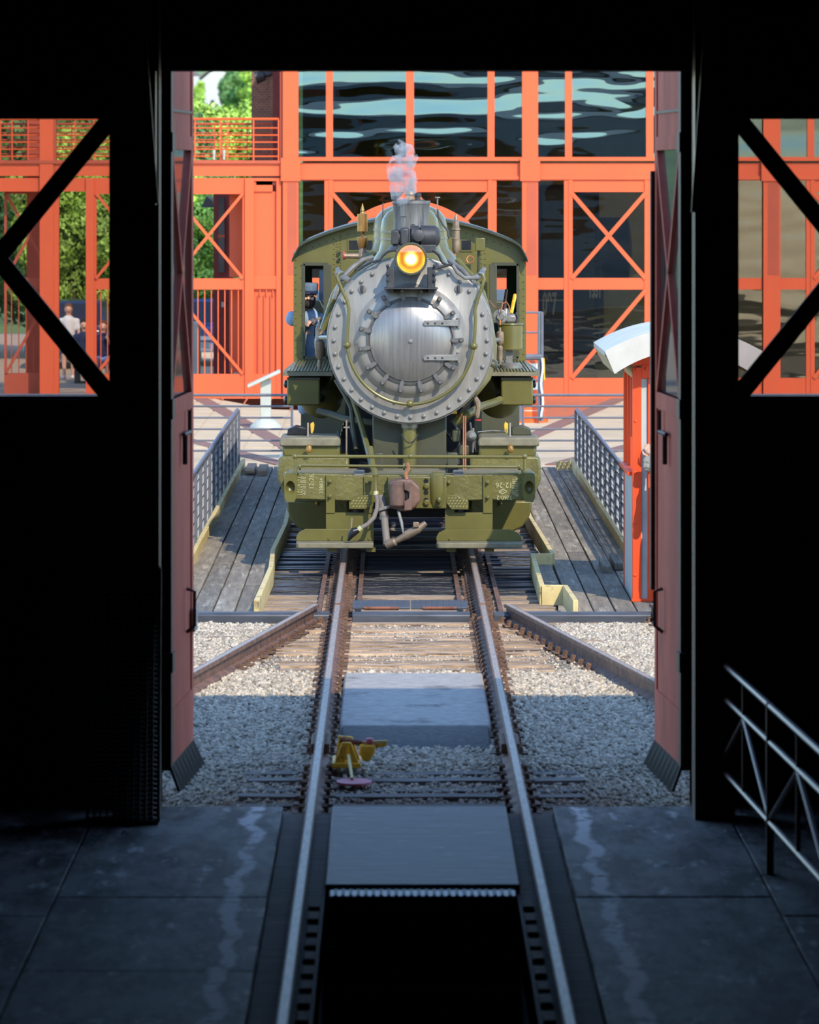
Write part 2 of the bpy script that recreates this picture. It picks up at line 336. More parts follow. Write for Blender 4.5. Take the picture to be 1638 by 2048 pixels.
# columns, haunches and jambs around the doorway
for sx,pa,pb in ((-1,228,318),(1,1390,1470)):
    c = MB(); y = 34.95
    c.box(PX(pa,y),PX(pb,y),y,y+.3,-.02,EAVE)
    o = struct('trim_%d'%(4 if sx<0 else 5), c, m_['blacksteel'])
    h = MB(); y2 = 34.5
    if sx < 0: poly = [(PX(215,y2),PZ(-160,y2)),(PX(262,y2),PZ(-160,y2)),(PX(303,y2),PZ(408,y2)),(PX(236,y2),PZ(408,y2))]
    else: poly = [(PX(1500,y2),PZ(-160,y2)),(PX(1436,y2),PZ(-160,y2)),(PX(1396,y2),PZ(425,y2)),(PX(1464,y2),PZ(425,y2)),(PX(1476,y2),PZ(270,y2))]
    h.prism(poly, y2, y2+.45); ho = h.build('haunch', m_['blacksteel'], o)
    fl = MB(); a,b = (poly[1],poly[2]); fl.bar((a[0],y2-.05,a[1]),(b[0],y2-.05,b[1]),.1,.028); fl.build('haunch_flange', m_['handrailm'], o)
    f2 = MB(); xx = PX(304,y2) if sx<0 else PX(1396,y2); f2.box(xx-.006,xx+.012,y2+.25,y2+.45,PZ(410,y2),PZ(140,y2)); f2.build('web_edge', m_['handrailm'], o)
j = MB(); j.box(DX0-.035,DX0,WY-.04,WY+.34,-.02,DTOP); jo = struct('trim_6', j, m_['blacksteel'])
MB().box(DX0-.012,DX0+.004,WY-.06,WY-.02,-.02,DTOP-.05).build('jamb_edge', m_['jamb'], jo)
j = MB(); j.box(DX1,DX1+.035,WY-.04,WY+.34,-.02,DTOP); jo = struct('trim_7', j, m_['blacksteel'])
MB().box(DX1-.004,DX1+.014,WY-.06,WY-.02,-.02,DTOP-.05).build('jamb_edge', m_['jamb'], jo)
MB().box(DX1+.05,DX1+.062,WY-.06,WY-.02,-.02,PZ(430,WY)).build('jamb_edge', m_['jamb'], jo)
struct('trim_8', MB().box(DX0-.1,DX1+.1,WY-.06,WY+.34,DTOP-.0,DTOP+.12), m_['blacksteel'])

# ---- the two open door leaves
gl_d = glassy('door_glass', (.84,.76,.78,1), .02, .03, dirt=.04, fres=.04)
def leaf(name, label, hinge, free, sgn):
    h = Vector(hinge); f = Vector(free); d = (f-h); Ld = d.length; d.normalize(); nrm = Vector((d.y,-d.x,0))*(1 if sgn<0 else -1)   # nrm: towards the opening
    if nrm.x*sgn > 0: nrm = -nrm
    t = thing(name, label, 'door', (h.x,h.y,0))
    def pt(u,v,z): return h+d*u+nrm*v+Vector((0,0,z))
    def pbox(mb,u0,u1,v0,v1,z0,z1):
        vs = [pt(u,v,z) for z in (z0,z1) for u,v in ((u0,v0),(u1,v0),(u1,v1),(u0,v1))]
        return mb.add(vs, [(0,3,2,1),(4,5,6,7),(0,1,5,4),(1,2,6,5),(2,3,7,6),(3,0,4,7)])
    top = DTOP+.3; g0, g1 = 2.83, 4.62
    pbox(MB(),0,Ld,-.02,.02,.42,g0).build('lower_panel', m_['doorred'], t)
    pbox(MB(),0,Ld,-.02,.02,g1,top).build('upper_panel', m_['doorred'], t)
    kp = pbox(MB(),.02,Ld-.02,.02,.032,.22,.62).build('kick_plate', m_['doorred'], t)
    pbox(MB(),0,.14,-.04,.035,.2,top).build('stile', m_['blacksteel'], t); pbox(MB(),Ld-.13,Ld,-.03,.03,.2,top).build('stile', m_['doorred'], t)
    pbox(MB(),.1,Ld-.1,-.03,.032,g0-.12,g0).build('rail', m_['doorred'], t); pbox(MB(),.1,Ld-.1,-.03,.032,g1,g1+.1).build('rail', m_['doorred'], t)
    pbox(MB(),.1,Ld-.1,.02,.03,g1+.27,g1+.29).build('batten', m_['blacksteel'], t)
    pbox(MB(),.14,Ld-.13,-.003,.003,g0,g1).build('pane', gl_d, t)
    for (a,b) in (((.14,g0),(Ld-.13,g1)),((.14,g1),(Ld-.13,g0))):
        MB().bar(pt(a[0],.012,a[1]),pt(b[0],.012,b[1]),.04,.055).build('brace', m_['doorred'], t)
    sk = MB()
    for k in range(16):
        u = Ld*k/16; sk.add([pt(u,.03,.24),pt(u+Ld/16-.01,.03,.24),pt(u+Ld/16-.01,.10+.02*(k%2),.05),pt(u,.10,.05),pt(u,.01,.24),pt(u+Ld/16-.01,.01,.24),pt(u+Ld/16-.01,.08,.05),pt(u,.08,.05)],
            [(0,1,2,3),(4,7,6,5),(0,4,5,1),(1,5,6,2),(2,6,7,3),(3,7,4,0)])
    sk.build('rubber_skirt', m_['rubber'], t)
    lt = MB(); z = 2.55
    lt.tube([pt(Ld*.45,.05,z),pt(Ld*.72,.05,z)],.016,6); lt.tube([pt(Ld*.5,.05,z),pt(Ld*.5,.05,z-.22)],.02,6); lt.tube([pt(Ld*.7,.05,z),pt(Ld*.7,.05,z+.16)],.014,6)
    lt.build('latch', m_['blacksteel'], t)
    hd = MB(); z = 1.28
    hd.tube([pt(Ld*.68,.03,z+.12),pt(Ld*.68,.09,z+.1),pt(Ld*.68,.09,z-.15),pt(Ld*.68,.03,z-.2)],.014,6)
    hd.build('handle', m_['blacksteel'], t)
    for z in (.9,2.7,4.6): pbox(MB(),-.05,.12,-.05,.05,z,z+.14).build('hinge', m_['blacksteel'], t)
    if sgn < 0:
        pbox(MB(),Ld-.2,Ld+.02,.03,.06,1.05,1.22).build('lock_plate', m_['wire'], t, bevel=.01)
    else:
        pbox(MB(),Ld-.03,Ld+.04,-.05,.06,1.35,PZ(342,37.6)).build('edge_angle', m_['blacksteel'], t)
    return t
leaf('door_leaf','maroon steel door leaf swung open beside the leaning grating', (DX0+.03,WY+.34,0), (PX(379,37.75),37.75,0), -1)
leaf('door_leaf','maroon steel door leaf swung open beside the interior handrail', (DX1-.03,WY+.34,0), (PX(1317,37.75),37.75,0), 1)

# ---- steel grating leaning on the wall
gy0, gy1 = 34.72, 35.25
t = thing('leaning_grating', 'tall dark steel grating leaning on the wall beside the maroon door leaf', 'grating', (PX(248,34.8),34.75,0))
gx0, gx1 = PX(176,34.8), PX(318,34.8); gz = 1.72
def gp(x,u): return Vector((gx0+(gx1-gx0)*x, gy0+(gy1-gy0-.27)*u, .0+gz*u))
fr = MB()
for a,b in (((0,0),(0,1)),((1,0),(1,1)),((0,1),(1,1)),((0,0),(1,0))): fr.bar(gp(*a),gp(*b),.02,.03)
fr.build('frame', m_['grating'], t)
for k in range(1,11):
    pts = [gp(k/11,0), gp(k/11,1)]
    MB().bar(pts[0],pts[1],.012,.03,up=(0,-1,0)).build('bearing_bar', m_['grating'], t)
cb = MB()
for k in range(52):
    u = .02+k*.0188
    for q in range(11):
        cb.bar(gp(q/11+.01,u), gp((q+1)/11-.01,u+.004*(1 if q%2 else -1)), .02,.007)
stuff(cb.build('cross_bars', m_['wire'], t))

# ---- interior handrail with K braces
t = thing('interior_handrail', 'maroon pipe handrail with slanting braces beside the doorway', 'handrail', (2.2,32.2,0))
RX = lambda y: 2.10+(35.2-y)*.04
posts = (35.2, 32.2, 29.2, 26.2)
for y in posts:
    MB().box(RX(y)-.024,RX(y)+.024,y-.024,y+.024,-.02,1.08).build('post', m_['handrailm'], t, bevel=.004)
    MB().box(RX(y)-.06,RX(y)+.06,y-.06,y+.06,-.022,-.006).build('base_plate', m_['blacksteel'], t)
for i in range(3):
    a,b = posts[i],posts[i+1]; mid = (a+b)/2
    for z,r in ((1.06,.022),(.83,.02),(.32,.02)): MB().tube([(RX(a),a,z),(RX(b),b,z)],r,8).build('rail', m_['handrailm'], t)
    MB().box(RX(mid)-.014,RX(mid)+.014,mid-.014,mid+.014,.32,1.06).build('upright', m_['handrailm'], t)
    MB().tube([(RX(a),a,.34),(RX(mid),mid,.82)],.018,8).build('brace', m_['handrailm'], t); MB().tube([(RX(mid),mid,.82),(RX(b),b,.34)],.018,8).build('brace', m_['handrailm'], t)
# ================================================================== THE YARD
TC, TR = 66.1, 13.75                       # turntable centre (y) and pit radius
GZ = -.18                                  # level of the ground and the tie tops
# apron of ground around the pit: ring + outer sheet with a round hole
def apron(name, mat, x0,x1,y0,y1,z, hole=None, n=64):
    me = bpy.data.meshes.new(name); b = bmesh.new()
    if hole:
        cx,cy,r = hole; ring = [b.verts.new((cx+r*math.cos(2*math.pi*k/n), cy+r*math.sin(2*math.pi*k/n), z)) for k in range(n)]
        out = []
        for k in range(n):
            c,s = math.cos(2*math.pi*k/n), math.sin(2*math.pi*k/n)
            tx = ((x1-cx)/c if c > 1e-6 else (x0-cx)/c if c < -1e-6 else 1e9); ty = ((y1-cy)/s if s > 1e-6 else (y0-cy)/s if s < -1e-6 else 1e9)
            u = min(tx,ty); out.append(b.verts.new((cx+u*c, cy+u*s, z)))
        for k in range(n): b.faces.new((ring[k],out[k],out[(k+1)%n],ring[(k+1)%n]))
    bmesh.ops.recalc_face_normals(b, faces=b.faces)
    for f in b.faces:
        if f.normal.z < 0: f.normal_flip()
    b.to_mesh(me); b.free(); o = link(name, me, mat); o['kind'] = 'structure'; return o
apron('ground_gravel', m_['gravelbase'], -12, 12, WY+.3, 80.2, GZ-.015, (0,TC,TR))
pw = MB(); n = 64
for k in range(n):
    a0,a1 = 2*math.pi*k/n, 2*math.pi*(k+1)/n
    P = lambda a,r,z: (r*math.cos(a), TC+r*math.sin(a), z)
    pw.add([P(a0,TR,GZ-.02),P(a1,TR,GZ-.02),P(a1,TR,-1.7),P(a0,TR,-1.7),P(a0,TR+.3,GZ-.02),P(a1,TR+.3,GZ-.02),P(a1,TR+.3,-1.7),P(a0,TR+.3,-1.7)],[(0,1,2,3),(0,4,5,1),(3,2,6,7),(4,7,6,5)])
pw.add([(TR*1.02*math.cos(2*math.pi*k/n), TC+TR*1.02*math.sin(2*math.pi*k/n), -1.7) for k in range(n)], [tuple(range(n))])
struct('ground_turntable_pit', pw, m_['pitwall'])

RAILP = [(-.035,0),(.035,0),(.036,-.035),(.012,-.045),(.009,-.13),(.07,-.16),(.07,-.178),(-.07,-.178),(-.07,-.16),(-.009,-.13),(-.012,-.045),(-.036,-.035)]
def rail_along(a, b, parent, name='rail'):
    a = Vector(a); b = Vector(b); d = (b-a).normalized(); s = Vector((d.y,-d.x,0)); n = len(RAILP)
    mb = MB(); vs = [p+s*x+Vector((0,0,z)) for p in (a,b) for x,z in RAILP]
    mb.add(vs, [tuple(range(n)), tuple(range(n,2*n))[::-1]]+[(i,(i+1)%n,n+(i+1)%n,n+i) for i in range(n)])
    r = mb.build(name, m_['railrust'], parent, smooth=0)
    h = MB(); h.add([p+s*x+Vector((0,0,z)) for p in (a,b) for x,z in ((-.024,.0),(.024,.0),(.024,.0015),(-.024,.0015))],[(0,1,2,3),(4,7,6,5),(3,2,6,7),(0,4,5,1),(0,3,7,4),(1,5,6,2)])
    h.build('running_surface', m_['railtop'], r, smooth=0)
    return r
def make_plate():
    mb = MB(); mb.box(-.15,.15,-.09,.09,0,.016)
    for sx in (-1,1):
        for sy in (-.045,.045):
            mb.box(sx*.095-.014,sx*.095+.014,sy-.012,sy+.012,.016,.05); mb.box(sx*.083-.02,sx*.083+.02,sy-.016,sy+.016,.045,.06)
    return mb.mesh('tie_plate', 0)
PLATE = make_plate(); PLATE.materials.append(m_['railrust2'])
TIES = []
for k in range(5):                          # five weathered tie shapes shared by all ties
    mb = MB(); w = .105+random.uniform(-.008,.01)
    pts = []
    for i in range(7):
        x = -1.28+i*2.56/6; pts.append((x, random.uniform(-.008,.008), random.uniform(-.006,.006)))
    vs = []
    for x,dy,dz in pts: vs += [(x,-w+dy,-.16),(x,w+dy,-.16),(x,w+dy-.012,dz),(x,-w+dy+.012,dz)]
    fs = [(0,3,2,1),tuple(len(vs)-4+i for i in range(4))]
    for i in range(6):
        for q in range(4): fs.append((i*4+q,i*4+(q+1)%4,(i+1)*4+(q+1)%4,(i+1)*4+q))
    mb.add(vs,fs); me = mb.mesh('tie',0); TIES.append(me)
def tie(parent, x, y, z, mat, sx=1., rz=0., sy=1.):
    me0 = random.choice(TIES); key = me0.name+mat.name
    me = bpy.data.meshes.get(key)
    if me is None: me = me0.copy(); me.name = key; me.materials.append(mat)
    o = link('tie', me, None, parent, loc=(x,y,z)); o.scale = (sx,sy,1); o.rotation_euler = (0,0,rz); return o
def plate(parent, x, y, z, rz=0.):
    o = link('tie_plate', PLATE, None, parent, loc=(x,y,z)); o.rotation_euler = (0,0,rz+random.uniform(-.05,.05)); return o

# ---- the straight track from the pit lip into the roundhouse
RG = .752
trk = thing('straight_track', 'straight worn track running from the turntable into the dark roundhouse', 'track', (0,40,GZ))
for s in (-1,1): rail_along((s*RG,-4,0),(s*RG,52.5,0),trk)
y = 36.05
while y < 39.6:
    tie(trk, random.uniform(-.06,.06), y, GZ+.012+random.uniform(-.008,.012), m_['tiedark'], 1.0, random.uniform(-.01,.01))
    for s in (-1,1): plate(trk, s*RG, y, GZ+.008)
    y += .5+random.uniform(-.03,.03)
y = 47.3
while y < 52.5:
    tie(trk, random.uniform(-.05,.05), y, GZ+.006+random.uniform(-.01,.012), m_['tie'], 1.0, random.uniform(-.01,.01))
    for s in (-1,1): plate(trk, s*RG, y, GZ+.008)
    y += .42+random.uniform(-.03,.03)
for y in (40.4,41.0,41.6,42.2,42.8,43.4,44.0,44.6,45.2,45.8,46.4,46.9):
    for s in (-1,1): plate(trk, s*RG, y, GZ+.006)
for s in (-1,1):
    for q in (-.055,.055): MB().box(s*RG+q-.02,s*RG+q+.02,40.0,40.75,-.13,-.05).build('joint_bar', m_['railrust2'], trk, bevel=.006)
# crossing pad between the rails
cpt = thing('crossing_pad', 'grey asphalt crossing pad lying between the rails, half in shade', 'crossing pad', (0,43.5,GZ))
cp = MB(); cp.prismx([(41.9,GZ-.02),(42.0,-.115),(42.2,-.105),(46.25,-.1),(46.38,-.12),(46.42,GZ-.02)], -.62, .64); cp.build('pad', m_['asphalt'], cpt, bevel=.02)
cr = MB(); cr.prismx([(40.7,GZ-.02),(41.0,-.15),(41.6,-.118),(41.95,-.118),(41.95,GZ-.02)], -.6, .62); cr.build('tar_ramp', M('dark_tar_edge', (82,80,80), .9, var=.3, scale=20, bump=1, bscale=60), cpt, bevel=.02)

# ---- rails of the neighbouring tracks, meeting at the pit
def diverging(label, p, q, off, sgn):
    p = Vector(p); q = Vector(q); d = (q-p).normalized(); e = p+d*14
    t = thing('diverging_track', label, 'track', (e.x,e.y,GZ))
    rail_along(p, e, t); s_ = Vector((d.y,-d.x,0))*(off)
    if s_.x*sgn < 0: s_ = -s_
    rail_along(p+s_+d*.15, e+s_, t)
    ang = math.atan2(d.y,d.x)-math.pi/2
    for k in range(13):
        c = p+d*(.25+k*.42)
        L_ = (.95 if k > 7 else .55+.06*k)
        me = TIES[k%5]; x = c.x-sgn*.02
        tie(t, c.x+sgn*.35, c.y+.03, GZ+.004+random.uniform(-.012,.006), m_['tie'], .42, random.uniform(-.03,.03), .9)
        plate(t, c.x, c.y, GZ+.006, ang)
        c2 = p+s_+d*(.4+k*.42); plate(t, c2.x, c2.y, GZ+.006, ang)
    MB().box(p.x-.12,p.x+.12,p.y-.25,p.y+.02,GZ-.02,GZ+.004).build('end_plate', m_['railrust2'], t)
    return t
diverging('rusty track splaying away in front of the open maroon door leaf with lock plate', (PX(632,52.6),52.6,0), (PX(383,45.3),45.3,0), 1.5, -1)
diverging('rusty track splaying away towards the orange operator cabin side door leaf', (PX(1015,52.6),52.6,0), (PX(1318,44.4),44.4,0), 1.5, 1)

# ---- coping steel at the pit lip
for (a,b,w_) in ((-2.6,-.83,'beyond the splayed rail on the planked walk with loose blocks'),(-.6,.62,'between the two straight rails'),(.86,2.5,'in front of the operator cabin')):
    c = MB(); c.prismx([(52.38,GZ-.02),(52.38,-.1),(52.41,-.075),(52.5,-.07),(52.56,-.085),(52.58,GZ-.02)], a, b)
    tag(c.build('coping_beam', m_['coping'], bevel=.008), 'black steel coping beam on the pit lip '+w_, 'coping beam', 'coping beams on the pit lip')
# hinged lock plates between the rails
for k,(a,b) in enumerate(((-.6,.0),(.01,.6))):
    t = thing('lock_cover', 'black ribbed cover plate of the turntable lock, '+('one nearer the yellow switch lever' if k==0 else 'one nearer the operator cabin'), 'cover plate', ((a+b)/2,52.9,-.06), 'turntable lock covers')
    MB().box(a,b,52.75,53.6,-.07,-.045).build('plate', m_['coping'], t, bevel=.006)
    rb = MB()
    for i in range(9): rb.box(a+.04+i*.06,a+.06+i*.06,52.78,53.57,-.045,-.04)
    rb.build('ribs', m_['coping'], t)
    MB().tube([(a+.12,52.72,-.055),(b-.12,52.72,-.055)],.02,8).build('hinge', m_['rusty'], t)

# ---- ballast stones (too many to count)
def stones(name, regions, label):
    V = []; Fc = []; base = 0
    oct_v = np.array([(1,0,0),(-1,0,0),(0,1,0),(0,-1,0),(0,0,1),(0,0,-1)],float)
    oct_f = np.array([(0,2,4),(2,1,4),(1,3,4),(3,0,4),(2,0,5),(1,2,5),(3,1,5),(0,3,5)])
    vv = []; ff = []
    for (x0,x1,y0,y1,nn,r0,r1,excl) in regions:
        x = np.random.uniform(x0,x1,nn); y = np.random.uniform(y0,y1,nn)
        keep = np.ones(nn,bool)
        for (a,b,c,d) in excl: keep &= ~((x>a)&(x<b)&(y>c)&(y<d))
        keep &= (x**2+(y-TC)**2 > (TR+.12)**2)
        keep &= ~((np.abs(np.abs(x)-RG)<.05))
        x = x[keep]; y = y[keep]; m = len(x)
        r = np.random.uniform(r0,r1,m); z = GZ-.012+r*np.random.uniform(.0,.5,m)
        P = oct_v[None]*(r[:,None,None]*np.random.uniform(.65,1.35,(m,6,1)))*np.array([1,1,.75])
        th = np.random.uniform(0,6.28,m); ph = np.random.uniform(-.6,.6,m); c,s = np.cos(th),np.sin(th)
        X = P[:,:,0]*c[:,None]-P[:,:,1]*s[:,None]; Y = P[:,:,0]*s[:,None]+P[:,:,1]*c[:,None]; Z = P[:,:,2]
        c2,s2 = np.cos(ph),np.sin(ph); X,Z = X*c2[:,None]-Z*s2[:,None], X*s2[:,None]+Z*c2[:,None]
        vv.append(np.stack([X+x[:,None],Y+y[:,None],Z+z[:,None]],-1).reshape(-1,3))
        ff.append((oct_f[None]+(base+6*np.arange(m))[:,None,None]).reshape(-1,3)); base += 6*m
    vv = np.concatenate(vv); ff = np.concatenate(ff)
    me = bpy.data.meshes.new(name); me.vertices.add(len(vv)); me.vertices.foreach_set('co', vv.ravel().astype(np.float32))
    me.loops.add(ff.size); me.loops.foreach_set('vertex_index', ff.ravel().astype(np.int32)); me.polygons.add(len(ff))
    me.polygons.foreach_set('loop_start', np.arange(0,ff.size,3,dtype=np.int32)); me.update(calc_edges=True); me.validate()
    return tag(link(name, me, m_['stone']), label, 'ballast', kind='stuff')
PADX = [(-.6,.62,40.9,46.3)]
stones('ballast', [(-2.4,2.6,36.06,39.7,9000,.012,.03,PADX),(-2.4,2.6,39.7,47.3,34000,.014,.034,PADX),(-1.5,1.5,47.3,52.4,3500,.010,.02,PADX),
    (-2.6,-1.45,46.5,52.4,9000,.012,.03,[]),(1.5,2.9,46.5,52.4,11000,.012,.03,[])], 'pale crushed stone ballast spread around the tracks')

# ================================================================== THE TURNTABLE
tt = thing('turntable', 'timber decked turntable bridge with planked walks, carrying the olive locomotive', 'turntable', (0,TC,-1.7))
Y0, Y1 = 52.72, 79.55
for s in (-1,1): rail_along((s*RG,Y0,0),(s*RG,Y1,0),tt)
for s in (-1,1): MB().box(s*.9-.2,s*.9+.2,Y0+.4,Y1-.4,-1.35,-.36).build('girder', m_['coping'], tt)
y = Y0+.12
while y < Y1-.1:
    tie(tt, random.uniform(-.04,.04), y, GZ+random.uniform(-.022,.012), m_['bridgetie'] if y < 56.2 or random.random() < .12 else m_['tieblack'], 1.25, random.uniform(-.006,.006), random.uniform(.85,1.05))
    if y < 64:
        for s in (-1,1): plate(tt, s*RG, y, GZ)
    y += .37+random.uniform(-.03,.03)
# guard strips with bolts beside the rails
for s in (-1,1):
    for q in (-.2,.2): MB().box(s*RG+q*1.05-.025,s*RG+q*1.05+.025,Y0+.1,62,GZ,GZ+.03).build('guard_strip', m_['railrust'], tt)
DZ = -.1
def planks(x0,x1,n,y0,y1,seed):
    random.seed(seed); w_ = (x1-x0)/n
    for i in range(n):
        y = y0
        while y < y1-.2:
            L_ = random.uniform(2.2,4.2); e = min(y1, y+L_)
            if y1-e < .7: e = y1
            MB().box(x0+i*w_+.008,x0+(i+1)*w_-.008,y+.006,e-.006,DZ-.09,DZ+random.uniform(-.006,.006)).build('plank', m_['plank'], tt, bevel=.006)
            y = e
planks(-2.52,-1.6,4,Y0,Y1,3); planks(1.69,2.6,4,Y0,Y1,5); planks(1.44,1.68,1,54.75,59.3,8); planks(2.61,3.7,4,Y0,57.2,9)
random.seed(11)
def curb(a,b,h=.16,w_=.055):
    MB().bar((a[0],a[1],DZ-.06+h/2),(b[0],b[1],DZ-.06+h/2),w_,h+.06).build('curb_board', m_['curb'], tt, bevel=.006)
for a,b in (((-1.6,Y0),(-1.56,57.3)),((-1.56,57.3),(-1.6,60)),((-1.6,60),(-1.55,64.5)),((-1.55,64.5),(-1.6,72)),((-1.6,72),(-1.6,Y1)),
            ((1.72,Y0),(1.68,54.68)),((1.68,54.68),(1.43,54.72)),((1.43,54.72),(1.45,59.3)),((1.45,59.3),(1.68,59.32)),((1.69,59.35),(1.6,66)),((1.6,66),(1.62,Y1)),
            ((-2.53,Y0+3),(-2.53,62)),((-2.53,62),(-2.53,Y1)),((2.62,57.3),(2.62,66)),((2.62,66),(2.62,Y1)),((2.62,Y1-.8),(2.35,Y1-.8))): curb(a,b)
# loose timber blocks
for (x,y,l,lb) in ((-2.37,77.3,1.5,'touching the mesh railing'),(-2.18,76.9,1.6,'the one nearer the track')): tag(MB().box(x-.07,x+.07,y,y+l,DZ+.003,DZ+.1).build('timber_block', m_['tie'], bevel=.01), 'short timber block at the far end of the planked walk, '+lb, 'timber block')
for (x,y,l,lb) in ((2.42,58.4,1.3,'grey timber block lying on the walk before the railing by the cabin'),(2.27,57.9,1.2,'grey timber block lying on the walk, the one nearer the locomotive')):
    tag(MB().box(x-.05,x+.05,y,y+l,DZ+.002,DZ+.09).build('timber_block', m_['plank'], bevel=.01), lb, 'timber block')
# side railings: posts, rails and welded mesh
def mesh_panel_data(L_,H_):
    mb = MB(); n = int(L_/.06)
    for i in range(1,n): y = L_*i/n; mb.box(-.007,.007,y-.003,y+.003,0,H_)
    m2 = int(H_/.09)
    for k in range(m2+1): z = H_*k/m2; mb.box(-.003,.003,0,L_,z-.003,z+.003)
    me = mb.mesh('mesh_panel',0); me.materials.append(m_['wire']); return me
def side_railing(x, y0, y1, label):
    r = MB().tube([(x,y0,.80),(x,y1,.80)],.032,10).build('railing', m_['railing'], tt); r['label'] = label
    n = int(round((y1-y0)/1.6)); L_ = (y1-y0)/n; pd = mesh_panel_data(L_,.78); pm = None
    for i in range(n+1):
        y = y0+i*L_
        me = bpy.data.meshes.get('railing_post')
        if me is None: me = MB().box(-.045,.045,-.012,.012,0,.9).mesh('railing_post',0); me.materials.append(m_['railing'])
        link('post', me, None, r, loc=(x,y,DZ))
        if i < n: link('mesh_panel', pd, None, r, loc=(x,y,DZ+.03))
    for z in (.05,.2,.35,.5,.65): MB().tube([(x,y0,z),(x,y1,z)],.014,6).build('mid_rail', m_['railing'], r)
side_railing(-2.62, 55.8, 79.3, 'grey mesh railing along the walk'); side_railing(2.7, 57.3, 79.3, 'grey mesh railing along the walk')

# ---- railing round the far side of the pit
def pit_rail(label, x0, x1, y):
    t = thing('pit_railing', label, 'railing', ((x0+x1)/2,y,-.1))
    for z,r_ in ((.92,.024),(.74,.018),(.555,.016),(.37,.016),(.185,.016),(0.02,.016)): MB().tube([(x0,y,z),(x1,y,z)],r_,8).build('rail', m_['railing'], t)
    n = max(1,int(round((x1-x0)/2.2)))
    for i in range(n+1):
        x = x0+(x1-x0)*i/n; MB().tube([(x,y,-.14),(x,y,.92)],.022,8).build('post', m_['railing'], t)
pit_rail('grey pipe railing beyond the pit, in front of the tilted exhibit panel', -8.5, PX(584,82), 82)
pit_rail('grey pipe railing beyond the pit, in front of the striped drum', PX(1046,82), 10, 82)

# ================================================================== operator cabin on the turntable
m_['cabor'] = M('cabin_orange', (226,72,24), .45, var=.06, scale=3)
m_['cabgrey'] = M('cabin_grey', (170,176,174), .5, var=.07, scale=3)
m_['cabroof'] = M('cabin_roof_metal', (188,184,176), .5, .1, var=.07)
m_['cabcream'] = M('cabin_cream', (196,176,138), .6, var=.1)
t = thing('operator_cabin', 'small orange and grey turntable operator cabin with a curved roof', 'cabin', (2.95,55.1,DZ))
fy, by = 54.1, 56.25; cx0 = PX(1265,fy); cx1 = PX(1470,fy); CT = PZ(735,fy)
def cbox(nm,x0,x1,y0,y1,z0,z1,mt,bv=.004): return MB().box(x0,x1,y0,y1,z0,z1).build(nm,m_[mt],t,bevel=bv)
cbox('corner_post',cx0,PX(1283,fy),fy,fy+.1,DZ,CT,'cabor'); cbox('corner_post',cx1-.1,cx1,fy,fy+.1,DZ,CT,'cabor')
cbox('corner_post',cx0,cx0+.09,by-.1,by,DZ,CT,'cabor'); cbox('corner_post',cx1-.1,cx1,by-.1,by,DZ,CT,'cabor')
cbox('grey_post',PX(1281,fy),PX(1296,fy),fy+.02,fy+.06,DZ,PZ(757,fy),'cabgrey'); cbox('door_post',PX(1296,fy),PX(1309,fy),fy-.02,fy+.1,DZ,PZ(757,fy),'cabor')
cbox('header',PX(1283,fy)+.001,cx1-.101,fy+.003,fy+.08,PZ(757,fy),PZ(730,fy),'cabor'); cbox('threshold',cx0-.01,cx1+.01,fy-.03,fy+.13,DZ,DZ+.03,'cabor')
cbox('side_panel',cx0+.01,cx0+.05,fy+.1,by-.1,DZ,PZ(952,fy),'cabgrey'); cbox('side_panel',cx1-.05,cx1-.01,fy+.1,by-.1,DZ,PZ(952,fy),'cabgrey'); cbox('rear_panel',cx0+.08,cx1-.08,by-.05,by-.01,DZ,PZ(990,by),'cabgrey')
cbox('window_sill',cx0-.05,cx0+.08,fy+.08,by-.06,PZ(952,fy),PZ(944,fy),'cabor'); cbox('front_panel',PX(1430,fy),cx1-.1,fy+.02,fy+.06,DZ,PZ(900,fy),'cabgrey')
for yy in (54.8,55.5): cbox('window_post',cx0+.01,cx0+.06,yy,yy+.06,PZ(944,fy),CT,'cabor')
cbox('eave_beam',cx0+.006,cx0+.08,fy+.102,by-.102,CT-.12,CT+.05,'cabcream'); cbox('eave_beam',cx1-.08,cx1-.006,fy+.102,by-.102,CT-.12,CT+.05,'cabcream')
xm = PX(1367,53.7); hw = PX(1525,53.7)-xm
def arc(u): return PZ(656,53.7)-.245*u*u
N = 20
top = [(xm+hw*u, arc(u)) for u in [-1+2*k/N for k in range(N+1)]]
und = [(xm+hw*.875*u, arc(u)-.24) for u in [1-2*k/N for k in range(N+1)]]
MB().prism(top+und, 53.66, 53.7).build('fascia', m_['cabroof'], t); MB().prism(top+und, 56.6, 56.64).build('fascia', m_['cabroof'], t)
sh = MB(); tk = [(x,z-.05) for x,z in top][::-1]; sh.prism(top+tk, 53.702, 56.598); sh.build('roof', m_['cabroof'], t)
sd = MB()
for s,(a,b) in ((-1,(top[0],und[-1])),(1,(top[-1],und[0]))): sd.add([(a[0]-s*.004,53.702,a[1]-.052),(b[0]-s*.004,53.702,b[1]),(b[0]-s*.004,56.598,b[1]),(a[0]-s*.004,56.598,a[1]-.052),(a[0]-s*.04,53.702,a[1]-.052),(b[0]-s*.04,53.702,b[1]),(b[0]-s*.04,56.598,b[1]),(a[0]-s*.04,56.598,a[1]-.052)],[(0,1,2,3),(4,7,6,5),(0,4,5,1),(1,5,6,2),(2,6,7,3),(3,7,4,0)])
sd.build('roof_edge', m_['cabcream'], t)
gb = MB(); pts = [(xm+hw*.62*u, arc(u*.62)-.05) for u in [-1+2*k/N for k in range(N+1)]]; gb.prism(pts+[(cx1,PZ(731,fy)),(cx0,PZ(731,fy))], fy+.012, fy+.06); gb.build('gable', m_['cabor'], t)
